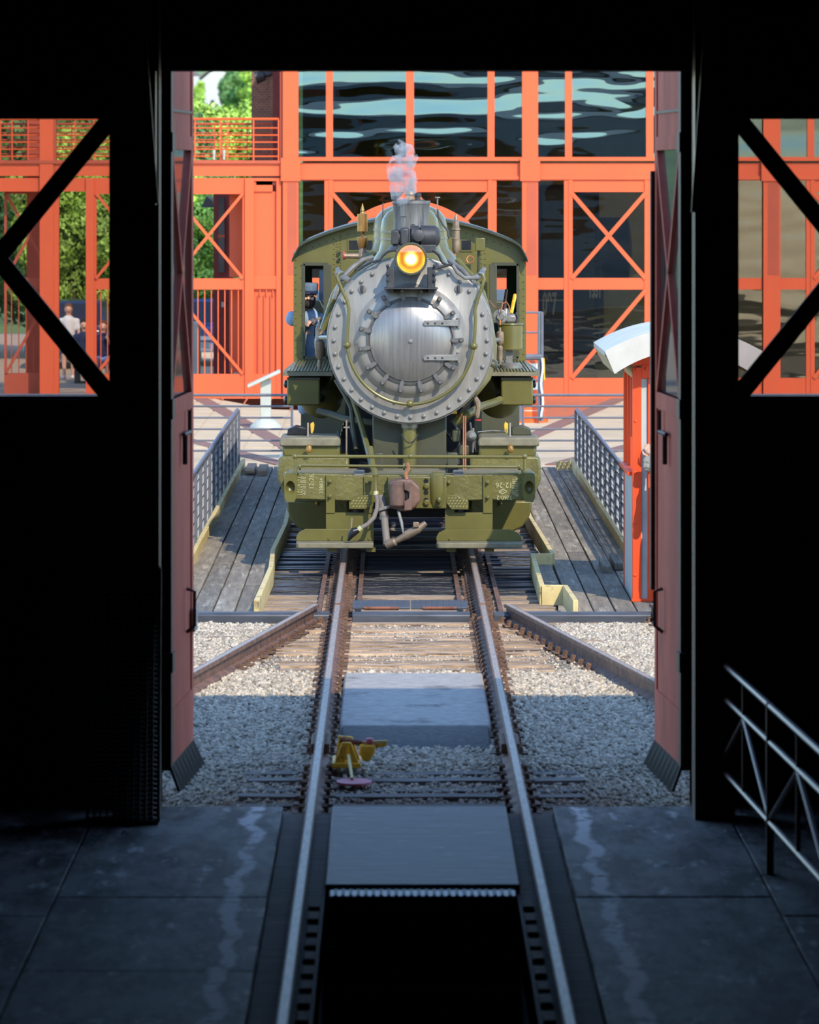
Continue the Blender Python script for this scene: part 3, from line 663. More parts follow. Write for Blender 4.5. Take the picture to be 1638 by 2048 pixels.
for (px,py) in ((1273,738),(1293,737),(1271,842),(1271,945),(1270,1045),(1270,1150)): MB().lathe((PX(px,fy),fy,PZ(py,fy)),(0,-1,0),[(0,.018),(.01,.015),(.014,.004)],8).build('bolt', m_['cabor'], t)

# ================================================================== yellow switch lever by the rail
y0 = 38.95
t = thing('switch_lever', 'yellow switch lever with a faded red oval target beside the rail', 'switch lever', (-.4,y0,GZ))
def sp(px,py,y=y0): return Q(px,py,y)
zb = PZ(1531,y0)
MB().box(PX(663,y0),PX(722,y0),y0-.02,y0+.5,zb-.02,zb+.02).build('base', m_['yellow'], t, bevel=.008)
MB().prism([(PX(668,y0),zb),(PX(688,y0),zb),(PX(694,y0),PZ(1508,y0)),(PX(694,y0),PZ(1493,y0)),(PX(699,y0),PZ(1493,y0)),(PX(699,y0),PZ(1520,y0)),(PX(703,y0),zb),(PX(719,y0),zb),(PX(702,y0),PZ(1485,y0)),(PX(684,y0),PZ(1485,y0))], y0, y0+.04).build('stand_plate', m_['yellow'], t, bevel=.006)
MB().prism([(PX(670,y0),PZ(1527,y0)),(PX(720,y0),PZ(1527,y0)),(PX(704,y0),PZ(1480,y0)),(PX(676,y0),PZ(1478,y0))], y0+.22, y0+.26).build('stand_plate', m_['yellow'], t, bevel=.006)
MB().tube([sp(680,1480,y0+.1),sp(725,1487,y0+.1)],.022,8).build('shaft', m_['rusty'], t)
MB().prism([(PX(718,y0),PZ(1490,y0)),(PX(752,y0),PZ(1492,y0)),(PX(750,y0),PZ(1508,y0)),(PX(740,y0),PZ(1525,y0)),(PX(729,y0),PZ(1526,y0)),(PX(718,y0),PZ(1510,y0))], y0+.05,y0+.2).build('counterweight', m_['yellow'], t, bevel=.02)
MB().bar(sp(705,1487,y0+.1),sp(775,1484,y0+.1),.03,.03).build('arm', m_['yellowbrt'], t, bevel=.004); MB().bar(sp(750,1493,y0+.1),sp(772,1489,y0+.1),.03,.025).build('arm', m_['yellow'], t)
MB().box(PX(732,y0),PX(746,y0),y0+.06,y0+.14,PZ(1490,y0),PZ(1479,y0)).build('lock', m_['pink'], t, bevel=.01)
MB().bar(sp(697,1510,y0-.02),sp(704,1558,38.2),.022,.022).build('lever_rod', m_['yellowbrt'], t, bevel=.004)
c = sp(708,1563,38.15); dm = MB(); n = 24
for k in range(n): pass
poly = [(c.x+.135*math.cos(2*math.pi*k/n), 38.15+.19*math.sin(2*math.pi*k/n)) for k in range(n)]
dm.prismz(poly, c.z-.012, c.z+.004).build('target_disc', m_['pink'], t)
MB().bar((c.x,38.15,c.z-.01),(c.x,38.3,GZ),.03,.03).build('target_foot', m_['rusty'], t)
# ================================================================== THE LOCOMOTIVE
m_['olive'] = M('olive_paint', (94,89,44), .34, var=.1, scale=2.5, spec=.5, dirt=((90,86,54),.2,2.2), bump=.04, bscale=8)
m_['olivecast'] = M('olive_cast_iron', (97,92,47), .36, var=.12, scale=5, bump=.45, bscale=22, spec=.6)
m_['olivedark'] = M('olive_in_grime', (62,62,42), .5, var=.2, scale=3, dirt=((50,50,42),.35,3))
m_['olivedeck'] = M('dusty_olive_deck', (112,106,86), .7, var=.18, scale=6)
m_['graph'] = M('graphite_smokebox', (140,136,130), .42, .35, var=.1, scale=3, stretch=(5,1,.5), dirt=((120,112,104),.2,1.6))
m_['graphdoor'] = M('graphite_door', (134,131,128), .32, .55, var=.14, scale=4, stretch=(6,1,.35), dirt=((104,98,92),.2,2))
m_['graphdk'] = M('graphite_hardware', (120,118,114), .45, .35, var=.15, scale=10)
m_['clampgrey'] = M('dark_clamp_iron', (92,90,88), .5, .3, var=.15)
m_['stack'] = M('grey_smokestack', (104,104,104), .6, .2, var=.2, scale=3, stretch=(5,5,.4), dirt=((64,64,66),.3,4))
m_['ironblk'] = M('black_iron', (58,58,60), .5, .3, var=.2, scale=6)
m_['ironoil'] = M('oily_black', (34,35,38), .35, .3, var=.3, scale=6)
m_['brass'] = M('dull_brass', (150,112,62), .4, .6, var=.2, scale=8)
m_['bronze'] = M('weathered_bronze', (134,116,98), .5, .4, var=.2, scale=14)
m_['copper'] = M('copper_pipe', (190,120,78), .4, .6, var=.15)
m_['redknob'] = M('red_valve_wheel', (198,40,48), .5, var=.08)
m_['gold'] = M('gold_reflector', (255,196,96), .16, 1., var=.05)
m_['coupler'] = M('rusty_coupler', (108,84,74), .55, .3, var=.25, scale=7, dirt=((164,86,50),.22,4))
m_['hose'] = M('grey_rubber_hose', (112,104,98), .7, var=.1)
m_['cabgreen'] = M('cab_interior_green', (44,74,56), .6, var=.1)
m_['cabroofm'] = M('cab_roof_olive', (44,50,40), .5, var=.15)
m_['white'] = M('white_paint', (226,224,218), .6, var=.05)
m_['cast_letter'] = M('cast_letter_highlight', (176,172,126), .4, .1, var=.1)  # pale tone puts the highlights on raised lettering into the colour

LO = thing('steam_locomotive', 'olive green steam locomotive with a silver smokebox facing the doorway', 'locomotive', (0,62,0))
def LP(nm, mb, mt, par=None, bevel=0, smooth=35): return mb.build(nm, m_[mt], par or LO, bevel, smooth)

# ---- smokebox front
SY = 59.7; SC = Q(821,681,SY); u_ = SY/F                  # u_: metres per pixel at the smokebox face
sf = LP('smokebox_front', MB().lathe(SC,(0,-1,0),[(-.05,.965),(-.006,.972),(0,.965),(.004,.68),(.012,.665),(.055,.635),(.085,.59),(.098,.53),(.1,.45),(.06,.3),(.06,0)],72), 'graph')
LP('ring_lip', MB().lathe(SC,(0,-1,0),[(-.12,.985),(-.03,.99),(-.025,.975),(-.12,.972)],72,cap=False), 'graphdk')
bolt = MB().lathe((0,0,0),(0,-1,0),[(0,.026),(.012,.026),(.016,.02),(.03,.017),(.036,.008)],8).mesh('bolt'); bolt.materials.append(m_['graphdk'])
for k in range(36):
    a = math.radians(k*10)
    if abs(((k*10-90+180)%360)-180) < 22: continue
    link('bolt', bolt, None, sf, loc=(SC.x+.903*math.cos(a), SY-.002, SC.z+.903*math.sin(a)))
sd_ = LP('smokebox_door', MB().lathe(SC,(0,-1,0),[(.05,.48),(.12,.482),(.13,.476),(.132,.47),(.15,.445),(.185,.36),(.212,.24),(.226,.12),(.23,0)],64), 'graphdoor')
LP('door_rim', MB().lathe(SC,(0,-1,0),[(.1,.515),(.118,.518),(.125,.5),(.11,.495)],64), 'clampgrey', sd_)
LP('centre_cap', MB().lathe(SC-Vector((0,.222,0)),(0,-1,0),[(0,.026),(.02,.025),(.028,.015)],14), 'graph', sd_)
for zy in (658,972):                                       # hinge straps, traced at zoom 4.55
    z = SC.z-((zy-820)/4.55)*u_; x0 = SC.x+((958-820)/4.55)*u_; x1 = SC.x+((1255-820)/4.55)*u_
    h = LP('hinge_strap', MB().add([(x0,SY-.235,z-.03),(x1,SY-.15,z-.038),(x1,SY-.15,z+.038),(x0,SY-.235,z+.03),(x0,SY-.15,z-.03),(x1,SY-.05,z-.038),(x1,SY-.05,z+.038),(x0,SY-.15,z+.03)],[(0,1,2,3),(4,7,6,5),(0,4,5,1),(1,5,6,2),(2,6,7,3),(3,7,4,0)]), 'graphdk', sd_, bevel=.006)
    LP('hinge_strap_end', MB().lathe((x0,SY-.15,z),(0,-1,0),[(0,.03),(.085,.03)],14), 'graphdk', sd_)
    LP('hinge_pin', MB().tube([(x1,SY-.1,z-.06),(x1,SY-.1,z+.06)],.02,8), 'graphdk', sd_)
    for q in (.12,.34,.56): LP('hinge_bolt', MB().lathe((x0+(x1-x0)*q-.02,SY-.235+.085*q,z),(0,-1,0),[(0,.014),(.014,.012),(.018,.004)],8), 'ironblk', sd_)
dog = MB(); dog.bar((0,-.03,-.068),(0,-.03,.068),.048,.035,up=(0,1,0)); dog.lathe((0,-.045,.04),(0,-1,0),[(0,.03),(.02,.028),(.035,.02),(.05,.018)],8); dog.lathe((0,-.03,-.06),(0,-1,0),[(-.015,.021),(.015,.021)],8); dogm = dog.mesh('clamp'); dogm.materials.append(m_['clampgrey'])
for (dx,dy) in ((750,410),(908,415),(1048,490),(1155,600),(1220,815),(1148,1030),(1045,1135),(900,1195),(745,1195),(603,1145),(487,1030),(425,885),(425,725),(490,585),(603,470)):
    x = (dx-820)/4.55*u_; z = -(dy-820)/4.55*u_; a = math.atan2(x,z); R_ = .555
    o = link('clamp', dogm, None, sd_, loc=(SC.x+R_*math.sin(a), SY-.1, SC.z+R_*math.cos(a))); o.rotation_euler = (0,a,0)
for dx in (380,1258):
    c = SC+Vector(((dx-820)/4.55*u_,-.002,(820-352)/4.55*u_))
    b = LP('lamp_bracket', MB().lathe(c,(0,-1,0),[(0,.05),(.012,.05),(.015,.046)],14), 'graphdk', sf); LP('bracket_tongue', MB().box(c.x-.014,c.x+.014,c.y-.05,c.y-.01,c.z-.035,c.z+.045), 'ironblk', sf, bevel=.004)
# smokebox barrel, boiler, firebox jacket
LP('smokebox_barrel', MB().lathe(SC,(0,1,0),[(.04,.955),(1.75,.955)],64), 'graphdk')
bl = LP('boiler', MB().lathe(SC,(0,1,0),[(1.75,.965),(1.78,.985),(6.0,1.0)],64), 'olive')
for d in (2.4,3.3,4.2,5.1): LP('boiler_band', MB().lathe(SC,(0,1,0),[(d,.99),(d,1.006),(d+.06,1.006),(d+.06,.99)],64,cap=False), 'olivedark', bl)
# ring handrail
def zp(x,y,off=-.12): return SC+Vector(((x-820)/4.55*u_, off, (820-y)/4.55*u_))
lp = [(200,205),(165,215),(150,235),(175,300),(215,395),(245,455),(260,530),(256,620),(247,740),(243,858)]
arcp = [(820+575*math.cos(math.radians(a)), 820+575*math.sin(math.radians(a))) for a in range(172,7,-6)]
rp = [(1395,868),(1405,740),(1410,620),(1404,540),(1425,455),(1470,330),(1490,250),(1478,222),(1450,215)]
pts = [zp(*p) for p in lp]+[zp(*p) for p in arcp]+[zp(*p) for p in rp]
pts[0].y += .25; pts[-1].y += .25
hr = LP('front_handrail', MB().tube(pts,.021,10), 'olive')
for p in ((243,858),(1395,868),(815,1392)): LP('handrail_knob', MB().ball(zp(*p),.045,14,10), 'olive', hr); LP('handrail_stem', MB().tube([zp(*p),zp(p[0],p[1],.0)],.02,8), 'olive', hr)
# ---- headlight and its shelf
HC = Q(822,518,59.34); hr_ = 31*59.34/F
hl = LP('headlight', MB().lathe(HC,(0,1,0),[(-.02,hr_*1.03),(-.02,hr_*.93),(.0,hr_*.9),(0,hr_*.93),(.015,hr_*1.06),(.06,hr_*1.07),(.09,hr_*1.0),(.38,hr_*.98),(.42,hr_*.6),(.42,0)],40,cap=False), 'olivedark')
rf = LP('reflector', MB().lathe(HC,(0,1,0),[(.005,hr_*.93),(.04,hr_*.84),(.09,hr_*.66),(.125,hr_*.45),(.145,hr_*.22),(.15,.0)],40,cap=False), 'gold', hl); rf['label'] = 'gold mirrored reflector bowl'
lens = LP('lens', MB().lathe(HC,(0,-1,0),[(0,hr_*.95),(.012,hr_*.6),(.016,0)],40,cap=False), 'gold', hl); lens.data.materials[0] = glassy('headlight_lens', (1,.97,.9,1), .04, .02)
bu = LP('bulb', MB().ball(HC+Vector((0,.06,0)),.02,12,8), 'gold', hl); bu.data.materials[0] = emit('lit_bulb', (255,230,180), 25)
pl_ = bpy.data.lights.new('headlight_bulb_light','POINT'); pl_.energy = 4; pl_.color = (1,.84,.55); pl_.shadow_soft_size = .02
plo = bpy.data.objects.new('headlight_bulb_light', pl_); COL.objects.link(plo); plo.location = HC+Vector((0,.03,0))
LP('headlight_shelf', MB().box(PX(768,59.3),PX(876,59.3),59.27,59.75,PZ(577,59.3)-.008,PZ(577,59.3)+.008), 'ironblk', hl, bevel=.004)
for px in (781,863):
    LP('shelf_bracket', MB().box(PX(px-6,59.3),PX(px+6,59.3),59.45,59.72,PZ(586,59.3),PZ(578,59.3)), 'ironblk', hl)
    LP('headlight_foot', MB().box(PX(px-8,59.2),PX(px+8,59.2),59.36,59.6,PZ(577,59.3),PZ(535,59.3)), 'ironblk', hl, bevel=.01)
    for q in (532,548,560): LP('hinge_nut', MB().lathe(Q(px-(6 if px<820 else -6),q,59.36),(0,-1,0),[(0,.022),(.03,.02),(.04,.01)],8), 'ironblk', hl)
# ---- smokestack
st0 = Q(822.5,470,60.45); u6 = 60.45/F
sk_ = LP('smokestack', MB().lathe((st0.x,60.45,PZ(402,60.45)),(0,0,-1),[(.05,35*u6),(0,35*u6),(-.002,38*u6),(.03,38.5*u6),(.05,36.5*u6),(.25,35*u6),(.4,36*u6),(.52,40*u6),(.6,52*u6)],40), 'stack')
LP('stack_inside', MB().lathe((st0.x,60.45,PZ(402,60.45)),(0,0,-1),[(-.004,33*u6),(.01,33*u6)],32), 'ironoil', sk_)
LP('stack_hood', MB().box(PX(795,60.45),PX(850,60.45),60.3,60.6,PZ(404,60.45),PZ(399,60.45)), 'ironblk', sk_, bevel=.01)
LP('stack_cap', MB().lathe(Q(835,402,60.45),(0,0,1),[(0,.035),(.05,.035),(.055,.045),(.09,.045),(.1,.02)],12), 'ironblk', sk_)
LP('exhaust_pipe', MB().tube([Q(807,458,60.05),Q(807,434,60.05),Q(807,433,60.05),Q(807,408,60.05)],[.028,.03,.041,.041],12), 'stack')
# ---- turbo generator
gy = 59.95
ge_ = LP('generator', MB().lathe(Q(820,473,gy),(1,0,0),[(.0,.09),(.02,.125),(.1,.13),(.12,.1),(.13,.13),(.3,.13),(.34,.1),(.36,.05)],28), 'ironblk')
LP('turbine_casing', MB().box(PX(799,gy),PX(819,gy),gy-.12,gy+.14,PZ(492,gy),PZ(455,gy)), 'ironblk', ge_, bevel=.03); LP('turbine_end', MB().lathe(Q(800,476,gy),(-1,0,0),[(0,.1),(.08,.1),(.1,.07)],20), 'ironblk', ge_)
LP('terminal_box', MB().box(PX(782,gy),PX(797,gy),gy-.14,gy+.05,PZ(489,gy),PZ(461,gy)), 'ironblk', ge_, bevel=.012); LP('lifting_eye', MB().tube([Q(826+4*math.cos(a),453-4*math.sin(a),gy) for a in [i*.5236 for i in range(13)]],.007,6), 'ironblk', ge_)
LP('governor_cap', MB().lathe(Q(837,471,gy-.11),(0,-1,0),[(0,.075),(.05,.07),(.06,.04)],16), 'ironblk', ge_)
LP('generator_plinth', MB().box(PX(790,gy),PX(872,gy),gy-.1,gy+.15,PZ(505,gy),PZ(489,gy)), 'ironblk', ge_, bevel=.01)
# ---- domes
def dome(nm, cpx, wpx, tpy, Y, lab):
    r = wpx/2*Y/F; zt = PZ(tpy,Y); x = PX(cpx,Y); zb = SC.z+.93
    H_ = zt-zb
    o = LP(nm, MB().lathe((x,Y,zt),(0,0,-1),[(0,.0),(.006,r*.3),(.03,r*.55),(.08,r*.78),(.16,r*.93),(.27,r*.995),(.33,r),(H_-.2,r),(H_-.1,r*1.05),(H_-.02,r*1.2),(H_+.1,r*1.35)],48), 'olive')
    o['label'] = lab
    for d in (.31,H_-.25): LP('dome_band', MB().lathe((x,Y,zt-d),(0,0,-1),[(0,r*1.0),(0,r*1.015),(.022,r*1.015),(.022,r*1.0)],48,cap=False), 'graphdk', o)
    return o
dome('sand_dome', 820, 118, 411, 61.9, 'glossy olive sand dome'); dome('steam_dome', 821, 148, 408, 63.3, 'glossy olive steam dome')
LP('dome_fitting', MB().lathe(Q(821,408,63.3),(0,0,1),[(0,.1),(.04,.1),(.05,.05),(.1,.05),(.12,.08),(.16,.07),(.18,.02)],14), 'brass')
LP('dome_cover', MB().box(PX(793,63.3),PX(852,63.3),63.1,63.5,PZ(412,63.3),PZ(403,63.3)), 'ironblk', bevel=.02)
# ---- whistle and its valve, pop valve
wy = 63.6
wh = LP('whistle', MB().lathe(Q(725,407,wy),(0,0,-1),[(0,.004),(.04,.014),(.09,.028),(.1,.022),(.12,.03),(.13,.03),(.131,.065),(.35,.065),(.352,.03),(.4,.012),(.42,.03),(.425,.066),(.47,.066),(.55,.05),(.58,.03),(.6,.03),(.7,.032),(.72,.045)],20), 'brass')
LP('whistle_elbow', MB().tube([Q(725,492,wy),Q(725,508,wy),Q(740,513,wy)],[.035,.06,.05],12), 'bronze', wh); LP('valve_body', MB().lathe(Q(738,512,wy),(-1,0,0),[(0,.06),(.1,.06),(.13,.035),(.28,.03),(.3,.04),(.33,.04)],12), 'bronze', wh)
LP('valve_wheel', MB().lathe(Q(689,511,wy),(-1,0,0),[(0,.055),(.012,.058),(.02,.05)],16), 'redknob', wh)
pv = LP('safety_valve', MB().lathe(Q(912,428,wy),(0,0,-1),[(0,.012),(.03,.016),(.04,.025),(.08,.03),(.09,.04),(.17,.042),(.18,.052),(.2,.054),(.21,.045),(.3,.047),(.31,.055),(.33,.052),(.36,.05),(.44,.05),(.48,.035),(.5,.02)],18), 'bronze')
LP('safety_valve_stem', MB().tube([Q(912,500,wy),Q(905,525,wy)],.02,8), 'copper', pv)
LP('bell_cord_post', MB().tube([Q(875,396,63),Q(875,418,63),Q(868,432,63)],.01,6), 'graphdk'); LP('bell_cord', MB().tube([Q(875,418,63),Q(877,433,63),Q(886,450,63),Q(896,462,63),Q(898,478,63)],.012,6), 'ironblk')
LP('cord_top', MB().lathe(Q(875,396,63),(0,0,1),[(0,.035),(.014,.035)],10), 'graphdk'); LP('thin_rod', MB().tube([Q(766,405,62.5),Q(765,450,62.5)],.007,6), 'ironblk')
# pipes over the shoulders of the boiler
def pipe(nm, P, r, mt='olive', n=8): return LP(nm, MB().tube([Q(*p) for p in P], r, n), mt)
pipe('shoulder_pipe', [(745,515,60.6),(725,520,60.5),(705,535,60.4),(690,550,60.3),(678,572,60.2),(668,598,60.2)], .03,'graphdk'); pipe('shoulder_pipe', [(748,505,61.4),(715,530,61.2),(690,555,61),(668,590,60.9),(652,640,60.9),(645,660,60.9)], .04)
pipe('conduit', [(790,500,59.6),(775,503,59.6),(765,512,59.6),(760,520,59.6),(740,525,59.6),(715,540,59.6)], .016,'ironblk'); pipe('conduit', [(866,500,59.6),(878,510,59.6),(885,525,59.6),(895,530,59.6),(905,528,59.6),(870,537,59.6)], .018,'ironblk')
pipe('conduit', [(905,530,59.6),(915,545,59.6),(930,556,59.6),(958,556,59.6)], .022,'graphdk'); pipe('shoulder_pipe', [(898,520,61),(925,540,60.8),(955,575,60.6),(975,620,60.5),(984,680,60.5),(982,730,60.4)], .03,'graphdk')
pipe('shoulder_pipe', [(915,520,61.4),(940,548,61.2),(965,585,61),(978,630,61),(988,690,61),(986,740,60.9)], .035)
pipe('lagged_pipe', [(915,525,61.9),(930,540,61.8),(943,556,61.7)], .03,'white'); pipe('copper_coil', [(940+7*math.cos(a),519-7*math.sin(a),62.5-.01*a) for a in [i*.5 for i in range(25)]], .009,'copper',6)
for (a,b) in ((673,700),(966,940)): pipe('rail_stanchion', [(a,546,60.2),(b,562,60.0)], .035,'graphdk'); pipe('rail_stanchion', [(a+2,538,60.4),((a+b)/2,558,60.1)], .028,'graphdk')
# ---- cab
CY = 65.5; uc = CY/F; cxm = 819.5
def roof_y(px):
    d = abs(px-cxm); y = 436+.00109*d*d
    if d > 214: y += ((d-214)/19)**2*20
    return y
WINS = ((607,655,528,716),(985,1036,528,716))
def cab_wall(Y, wins, x0=587, x1=1052, base=748, th=.03, floor_px=None):
    mb = MB(); xs = sorted(set([x0,x1]+[x0+(x1-x0)*k/36 for k in range(37)]+[w for W in wins for w in W[:2]]))
    for a,b in zip(xs[:-1],xs[1:]):
        if b-a < .01: continue
        sp_ = [(None,base)]
        mid = (a+b)/2
        W = [w for w in wins if w[0] <= mid <= w[1]]
        segs = [('roof',W[0][2]),(W[0][3],base)] if W else [('roof',base)]
        for t0,b0 in segs:
            za = PZ(roof_y(a),CY) if t0=='roof' else PZ(t0,CY); zb = PZ(roof_y(b),CY) if t0=='roof' else PZ(t0,CY); z0 = PZ(b0,CY)
            mb.prism([(PX(a,CY),z0),(PX(b,CY),z0),(PX(b,CY),zb),(PX(a,CY),za)], Y, Y+th)
    bmh = mb; return bmh
cab = LP('cab', cab_wall(CY, WINS), 'olive', smooth=0)
cab['label'] = 'olive riveted cab front with two open windows'
LP('cab_rear', cab_wall(CY+2.6, ((618,655,545,690),(985,1022,545,690)), base=650), 'cabgreen', cab, smooth=0)
zr0, zr1 = PZ(748,CY), PZ(505,CY)
for s,px in ((-1,587),(1,1052)):
    x = PX(px,CY); a,b = (x, x+.03) if s<0 else (x-.03, x)
    o = MB(); o.box(a,b,CY+.03,CY+2.6,zr0,PZ(640,CY)); o.box(a,b,CY+.03,CY+.55,PZ(640,CY),zr1); o.box(a,b,CY+1.75,CY+2.6,PZ(640,CY),zr1); o.box(a,b,CY+.55,CY+1.75,PZ(520,CY),zr1)
    LP('cab_side', o, 'olive', cab)
LP('cab_floor', MB().box(PX(589,CY),PX(1050,CY),CY+.03,CY+2.6,zr0,zr0+.05), 'ironblk', cab)
rt = [(PX(p,CY),PZ(roof_y(p)-3,CY)) for p in [584]+[587+465*k/40 for k in range(41)]+[1055]]
ri = [(x,z-.035) for x,z in rt][::-1]
LP('cab_roof', MB().prism(rt+ri, CY-.2, CY+3.0), 'cabroofm', cab)
for W,s in ((WINS[0],1),(WINS[1],-1)):
    fr = MB(); a,b,c,d = PX(W[0],CY),PX(W[1],CY),PZ(W[3],CY),PZ(W[2],CY)
    fr.box(a-.015,a+.02,CY-.02,CY+.05,c,d); fr.box(b-.02,b+.015,CY-.02,CY+.05,c,d); fr.box(a,b,CY-.02,CY+.05,d-.02,d+.02); fr.box(a,b,CY-.02,CY+.05,c-.02,c+.02)
    LP('window_frame', fr, 'olivedark', cab)
    xs = b if s>0 else a
    LP('open_sash', MB().box(xs-.05,xs+.05,CY-.3,CY-.27,PZ(645,CY),d), 'olivedark', cab, bevel=.006)
for (a,b) in ((698,745),(923,942)):
    LP('vent_window', MB().box(PX(a,CY),PX(b,CY),CY-.02,CY,PZ(500,CY),PZ(481,CY)), 'ironoil', cab); LP('vent_frame', MB().box(PX(a-3,CY),PX(b+3,CY),CY-.016,CY,PZ(503,CY),PZ(479,CY)), 'olive', cab)
rv = MB(); rpx = []
for k in range(15): rpx += [(591.5,520+k*14.5),(1047,520+k*14.5)]
for k in range(8): rpx += [(602,530+k*25),(1039,530+k*25)]
for k in range(16): rpx += [(675+2*math.sin(k),488+k*4.2+(k%3)*2),(681,470+k*5.5),(668+(k%2)*5,478+k*5)]
for k in range(30):
    p = 612+k*13.9; rpx.append((p,roof_y(p)+17))
for k in range(12): rpx += [(963,500+k*9),(970,485+k*11)]
for px,py in rpx: rv.lathe((PX(px,CY),CY,PZ(py,CY)),(0,-1,0),[(0,.011),(.006,.009),(.01,.004)],6)
stuff(LP('rivets', rv, 'olivecast', cab))
for py in (507,519): LP('plug', MB().lathe(Q(678,py,CY),(0,-1,0),[(0,.022),(.04,.022),(.04,.012),(.02,.012)],10), 'ironblk', cab)
bxp = LP('junction_box', MB().box(PX(951,64.9),PX(970,64.9),64.9,65.1,PZ(502,64.9),PZ(476,64.9)), 'olive', cab, bevel=.01); LP('junction_conduit', MB().tube([Q(958,502,65),Q(957,545,65),Q(957,556,64)],.022,8), 'olivedark', cab)
LP('backhead', MB().lathe((SC.x,CY+.3,SC.z-.05),(0,1,0),[(0,1.05),(.5,1.05),(.52,.9),(.52,0)],40), 'ironoil', cab)
pipe('cab_pipe', [(640,600,66.5),(650,620,66.4),(648,640,66.2)],.012,'graph'); pipe('copper_line', [(978,602,63),(990,615,62.6),(1003,618,62.4)],.008,'copper',6); pipe('copper_line', [(1002,625,62.4),(1005,607,62.6),(1013,604,62.6),(1018,612,62.6),(1019,622,62.5)],.008,'copper',6)
LP('fire_shovel_handle', MB().tube([Q(1030,590,66.8),Q(1022,628,66.5)],.025,8), 'yellow', cab)
LP('flag_stick', MB().tube([Q(1013,580,66.8),Q(1006,625,66.5)],.02,8), 'rusty', cab)
# ---- running boards, tool boxes, reservoirs
for s,(o0,i0,o1) in ((-1,(566,665,590)),(1,(1080,980,1052))):
    ya, yb = 61.6, CY
    x_o = PX(o0,ya); x_i = PX(i0,ya); x_b = PX(o1,yb); z = PZ(752,ya)
    b = MB(); b.prismz([(x_i,ya),(x_o,ya),(x_o,ya+1.0),(x_b-.0,yb),(x_i,yb)] if s<0 else [(x_i,ya),(x_o,ya),(x_o,ya+1.0),(x_b,yb),(x_i,yb)], z, z+.045)
    rb = LP('running_board', b, 'olivedeck'); rb['label'] = 'ribbed running board'
    g = MB()
    for k in range(14):
        x = x_i+(x_o-x_i)*(.05+.065*k); ye = yb if abs(x) < abs(x_b) else ya+1.2
        g.box(x-.012,x+.012,ya+.03,ye-.1,z+.045,z+.062)
    LP('tread_ribs', g, 'olive', rb)
    tb = LP('tool_box', MB().box(PX(574 if s<0 else 1002,ya+.1),PX(640 if s<0 else 1066,ya+.1),ya+.08,ya+1.1,PZ(811,ya+.1),PZ(756,ya+.1)), 'olive', bevel=.02)
    LP('box_lip', MB().box(PX(574 if s<0 else 1002,ya+.1),PX(640 if s<0 else 1066,ya+.1),ya+.06,ya+.08,PZ(759,ya+.1),PZ(755,ya+.1)), 'olivedark', tb)
    for q in (768,800): LP('hinge_knob', MB().ball(Q(572 if s<0 else 1068,q,ya+.3),(.03,.06,.05),10,6), 'ironoil', tb)
    c = Q(642 if s<0 else 998,794,62.5); R_ = 43*62.5/F
    rs = LP('air_reservoir', MB().lathe(c,(0,-1,0),[(-2.6,R_*.9),(-2.5,R_),(.0,R_),(.08,R_*.93),(.15,R_*.72),(.19,R_*.4),(.2,0)],40), 'olive'); rs['label'] = 'olive air reservoir with a dished end'
    LP('reservoir_boss', MB().lathe(c+Vector((s*-.0,-.15,0)),(0,-1,0),[(0,.05),(.06,.05),(.07,.03)],12), 'ironoil', rs)
pipe('reservoir_pipe', [(905,848,60.9),(935,828,60.9),(965,812,61.2),(985,806,61.4),(1000,800,61.6)],.05); pipe('reservoir_pipe', [(636,822,61.3),(660,828,61.2),(690,838,60.9),(718,842,60.7),(755,848,60.6)],.045,'olivedark')
pipe('sand_pipe', [(983,730,60.3),(975,755,60.2),(955,780,60.1),(935,800,60.1),(922,810,60.1)],.045)
LP('pipe_elbow', MB().ball(Q(984,730,60.3),.07,14,10), 'olivedark')
pipe('side_pipe', [(672,760,60.6),(690,790,60.5),(702,815,60.4),(706,850,60.4),(712,900,60.2)],.03,'olivedark'); pipe('side_pipe', [(700,780,60.4),(718,835,60.3),(728,870,60.2),(738,910,59.6),(747,945,59)],.035)
pipe('side_pipe', [(741,895,59.4),(746,930,59.2),(752,955,58.9)],.03)
for px in (693,): pipe('drain_rod', [(px,840,59.9),(px,940,59.9)],.011,'bronze',6); LP('rod_cross', MB().tube([Q(px-6,855,59.9),Q(px+6,855,59.9)],.01,6), 'graph')
for px in (927,931): pipe('copper_drop', [(px,832,59.9),(px,940,59.6)],.009,'copper',6)
pipe('copper_drop', [(912,832,60),(922,831,59.95),(928,835,59.9)],.009,'copper',6)
LP('yellow_cock', MB().tube([Q(901,825,59.9),Q(914,825,59.9)],.018,8), 'yellow')
pipe('globe_valve', [(950,795,60),(955,805,60),(956,815,60),(954,830,60),(955,836,60)],[.03,.04,.028,.035,.02],'bronze'); LP('valve_wheel', MB().lathe(Q(956,839,60),(0,0,-1),[(0,.04),(.012,.04),(.018,.02)],14), 'redknob')
# air pump on the fireman's side of the boiler
ay = 62.6; rp_ = LP('air_pump', MB().lathe(Q(1021,646,ay),(0,0,-1),[(0,.155),(.02,.16),(.03,.15),(.31,.15),(.315,.155),(.33,.15)],28), 'olive'); rp_['label'] = 'olive air pump cylinder'
LP('pump_head', MB().lathe(Q(1000,633,ay-.05),(0,-1,0),[(0,.09),(.05,.09),(.06,.05),(.1,.04)],20), 'graphdk', rp_)
for a in range(6): LP('head_bolt', MB().lathe(Q(1000+11*math.cos(a*1.047),633+11*math.sin(a*1.047),ay-.1),(0,-1,0),[(0,.014),(.012,.012)],6), 'graphdk', rp_)
LP('pump_valve_chest', MB().box(PX(1010,ay),PX(1034,ay),ay-.1,ay+.1,PZ(646,ay),PZ(628,ay)), 'graphdk', rp_, bevel=.03); LP('pump_cap', MB().tube([Q(1012,628,ay),Q(1012,617,ay)],[.05,.025],12), 'graphdk', rp_)
